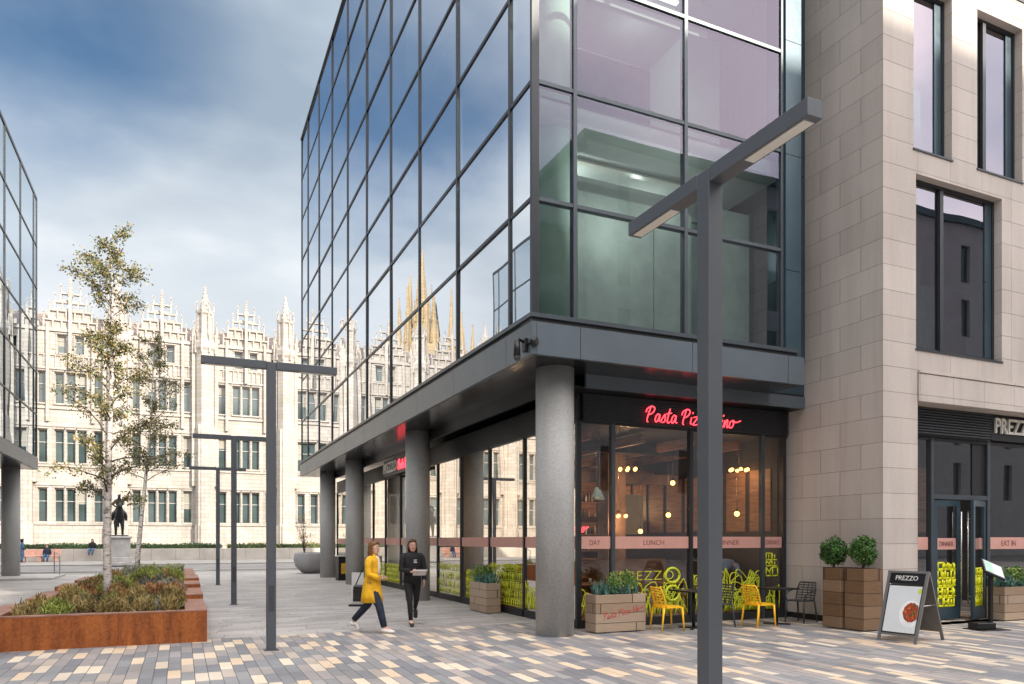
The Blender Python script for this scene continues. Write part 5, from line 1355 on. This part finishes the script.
# bent over diner in the window
t = thing('person', 'diner in light blue shirt leaning over table inside the window', 'person', (11.55, 13.6, 0), radians(-70))
J = {'pel': ((0, -.25, .92), (.13, .11)), 'wai': ((0, -.08, 1.05), (.12, .10)), 'che': ((0, .18, 1.12), (.14, .11)), 'nec': ((0, .36, 1.10), .05), 'hed': ((0, .44, 1.06), .06)}
E_ = [('pel', 'wai'), ('wai', 'che'), ('che', 'nec'), ('nec', 'hed')]
legs_joints(J, E_, (0, -.25, .9), (-.1, -.2, .5), (-.1, -.3, .09), (.1, -.18, .5), (.1, -.25, .09), (-.1, -.16, .05), (.1, -.12, .05))
J.update({'sl': ((-.18, .2, 1.12), .06), 'el': ((-.24, .3, .9), .045), 'wl': ((-.15, .45, .78), .03), 'sr': ((.18, .2, 1.12), .06), 'er': ((.24, .3, .9), .045), 'wr': ((.15, .45, .78), .03)})
E_ += [('che', 'sl'), ('sl', 'el'), ('el', 'wl'), ('che', 'sr'), ('sr', 'er'), ('er', 'wr')]
mb = MB(); mb.addmesh(skin_mesh(J, E_, 0, 1), 'skin'); R = head(mb, (0, .50, 1.04), 0, 'hair_auburn'); hand(mb, J['wl'][0], (.2, 1, -.2), (1, 0, 0)); hand(mb, J['wr'][0], (-.2, 1, -.2), (-1, 0, 0)); body = mb.build('body', None, t)
hair(R, 'hair_auburn', body, .05); trousers(J, 'denim_dark', body)
mb = MB(); mb.tube([(0, -.28, .95), (0, -.1, 1.06), (0, .1, 1.12), (0, .26, 1.13), (0, .34, 1.11)], [(.17, .13), (.175, .15), (.19, .15), (.17, .12), (.07, .06)], 16, 'cloth_blue')
for s_ in 'lr':
    a, b, c = [Vector(J[q+s_][0]) for q in ('s', 'e', 'w')]; mb.tube([a, a.lerp(b, .5), b, b.lerp(c, .5)], [.085, .075, .065, .055], 10, 'cloth_blue')
mb.build('shirt', None, body); mb = MB(); shoe(mb, J['anl'][0], J['tl'][0], 'shoe_black'); shoe(mb, J['anr'][0], J['tr'][0], 'shoe_black'); mb.build('shoes', None, body)

# ------------------------------------------------------------------ building opposite, behind the camera (mirrored in the glass, shades the square)
GO = thing('office_block', 'grey stone office block reflected in the upper front glass', 'building')
OY = -30.0; mb = MB(); po = lambda u, d, z: (u, OY-d, z)
ow = []
for r_ in range(5):
    for q in range(13):
        ow.append((33.0+q*8.1, 34.3+q*8.1, 6.0+r_*5.6, 9.8+r_*5.6))
opened_wall(mb, 30, 150, 0, 34.3, ow, po, .4, 'opposite_stone')
mb.box(30, 150, OY-25, OY-.5, 0, 33.8, 'opposite_stone'); mb.box(29.6, 150, OY-24, OY+.3, 34.3, 35.0, 'steel_panel')
mb.box(-25, 29.9, OY-20, OY-1.5, 0, 27.0, 'opposite_stone'); mb.box(-25, 29.5, OY-20, OY-1.0, 27.0, 27.5, 'steel_panel')
mb.build('wall', None, GO)
for a, b, c, d in ow:
    MB().quad([(a, OY-.3, c), (b, OY-.3, c), (b, OY-.3, d), (a, OY-.3, d)]).build('window', 'opposite_pane', GO, recalc=False)
for r_ in range(6):
    mb = MB(); mb.box(-24, 29, OY-1.49, OY-1.40, 5+r_*3.7, 7.4+r_*3.7, 'opposite_pane'); mb.build('window', None, GO)

# ------------------------------------------------------------------ world, sun, camera
W = bpy.data.worlds.new('World'); sc.world = W; W.use_nodes = True; n = W.node_tree; n.nodes.clear()
out = N(n, 'ShaderNodeOutputWorld'); bg = N(n, 'ShaderNodeBackground')
EL = radians(27); AZ = radians(30)
sky = N(n, 'ShaderNodeTexSky'); sky.sky_type = 'NISHITA'; sky.sun_disc = False; sky.sun_elevation = EL; sky.sun_rotation = pi-AZ
sky.air_density = 1.0; sky.dust_density = .6; sky.ozone_density = 1.5
tc = N(n, 'ShaderNodeTexCoord').outputs['Generated']; s = N(n, 'ShaderNodeSeparateXYZ'); n.links.new(tc, s.inputs[0])
zc = math_(n, 'MAXIMUM', s.outputs[2], 0.0); den = math_(n, 'ADD', zc, .28)
cx_ = math_(n, 'DIVIDE', s.outputs[0], den); cy_ = math_(n, 'DIVIDE', s.outputs[1], den)
cc = N(n, 'ShaderNodeCombineXYZ'); n.links.new(cx_, cc.inputs[0]); n.links.new(cy_, cc.inputs[1])
v1 = mapping(n, cc.outputs[0], (1, 1, 1), (2.3, .9, 0))
n1 = noise_(n, v1, .9, 6, .5); n2 = noise_(n, mapping(n, cc.outputs[0], (1, 1.4, 1), (5, 3, 0)), 1.25, 6, .5)
cov = math_(n, 'MULTIPLY_ADD', math_(n, 'SUBTRACT', zc, .46), -.85, math_(n, 'ADD', n1, math_(n, 'MULTIPLY', n2, .35)))
hd = N(n, 'ShaderNodeVectorMath', operation='DOT_PRODUCT'); n.links.new(tc, hd.inputs[0]); hd.inputs[1].default_value = (-.20, .82, .535)
hm2 = N(n, 'ShaderNodeMapRange', interpolation_type='SMOOTHSTEP'); n.links.new(hd.outputs['Value'], hm2.inputs[0]); hm2.inputs[1].default_value = .955; hm2.inputs[2].default_value = 1.0; hm2.inputs[3].default_value = 0; hm2.inputs[4].default_value = .30
cov = math_(n, 'SUBTRACT', cov, hm2.outputs[0])
fac = ramp(n, cov, [(.34, (.12, .12, .12)), (.47, (.5, .5, .5)), (.64, (1, 1, 1))])
shade = ramp(n, n2, [(.36, (1.1, 1.36, 1.68)), (.48, (1.7, 1.95, 2.2)), (.60, (2.8, 2.9, 3.0))])
base = mixc(n, 1.0, sky.outputs[0], (.13, .245, .31), 'MULTIPLY')
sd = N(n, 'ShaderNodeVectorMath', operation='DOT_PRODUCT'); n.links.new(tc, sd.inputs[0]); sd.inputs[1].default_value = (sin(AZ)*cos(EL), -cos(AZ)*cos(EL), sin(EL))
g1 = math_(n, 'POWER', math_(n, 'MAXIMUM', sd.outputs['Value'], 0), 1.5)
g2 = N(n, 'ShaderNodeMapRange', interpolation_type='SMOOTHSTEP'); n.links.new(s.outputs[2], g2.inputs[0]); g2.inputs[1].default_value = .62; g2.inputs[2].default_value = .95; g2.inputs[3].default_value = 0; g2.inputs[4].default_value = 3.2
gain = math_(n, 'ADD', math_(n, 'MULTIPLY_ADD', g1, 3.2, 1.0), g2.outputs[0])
lowb = N(n, 'ShaderNodeMapRange', interpolation_type='SMOOTHSTEP'); n.links.new(s.outputs[2], lowb.inputs[0]); lowb.inputs[1].default_value = .48; lowb.inputs[2].default_value = .26; lowb.inputs[3].default_value = 0; lowb.inputs[4].default_value = .6
shade = mixc(n, lowb.outputs[0], shade, (2.75, 2.85, 2.95))
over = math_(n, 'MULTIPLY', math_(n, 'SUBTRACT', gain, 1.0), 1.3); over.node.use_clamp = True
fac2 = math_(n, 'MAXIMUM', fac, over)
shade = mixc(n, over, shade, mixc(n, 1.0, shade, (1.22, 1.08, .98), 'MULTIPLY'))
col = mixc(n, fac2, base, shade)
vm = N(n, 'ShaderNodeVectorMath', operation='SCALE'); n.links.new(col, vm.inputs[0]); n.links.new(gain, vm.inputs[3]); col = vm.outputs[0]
n.links.new(col, bg.inputs[0]); bg.inputs[1].default_value = .10
n.links.new(bg.outputs[0], out.inputs[0])
L = bpy.data.lights.new('sun', 'SUN'); L.energy = 2.0; L.angle = radians(.5); L.color = (1, .90, .76)
so = bpy.data.objects.new('sun', L); COL.objects.link(so)
d = Vector((sin(AZ)*cos(EL), -cos(AZ)*cos(EL), sin(EL))); so.rotation_euler = d.to_track_quat('Z', 'Y').to_euler(); so.location = (20, -20, 40)
cam = bpy.data.cameras.new('camera'); co = bpy.data.objects.new('camera', cam); COL.objects.link(co); sc.camera = co
co.location = (0, 0, 1.7); co.rotation_euler = (radians(90), 0, -math.atan((512-181)/734)); cam.sensor_width = 36; cam.lens = 734/1024*36; cam.shift_y = 198/1024; cam.clip_end = 3000
sc.view_settings.view_transform = 'Standard'; sc.view_settings.look = 'None'; sc.view_settings.exposure = 1.82; sc.view_settings.gamma = 1
sc.view_settings.use_curve_mapping = False
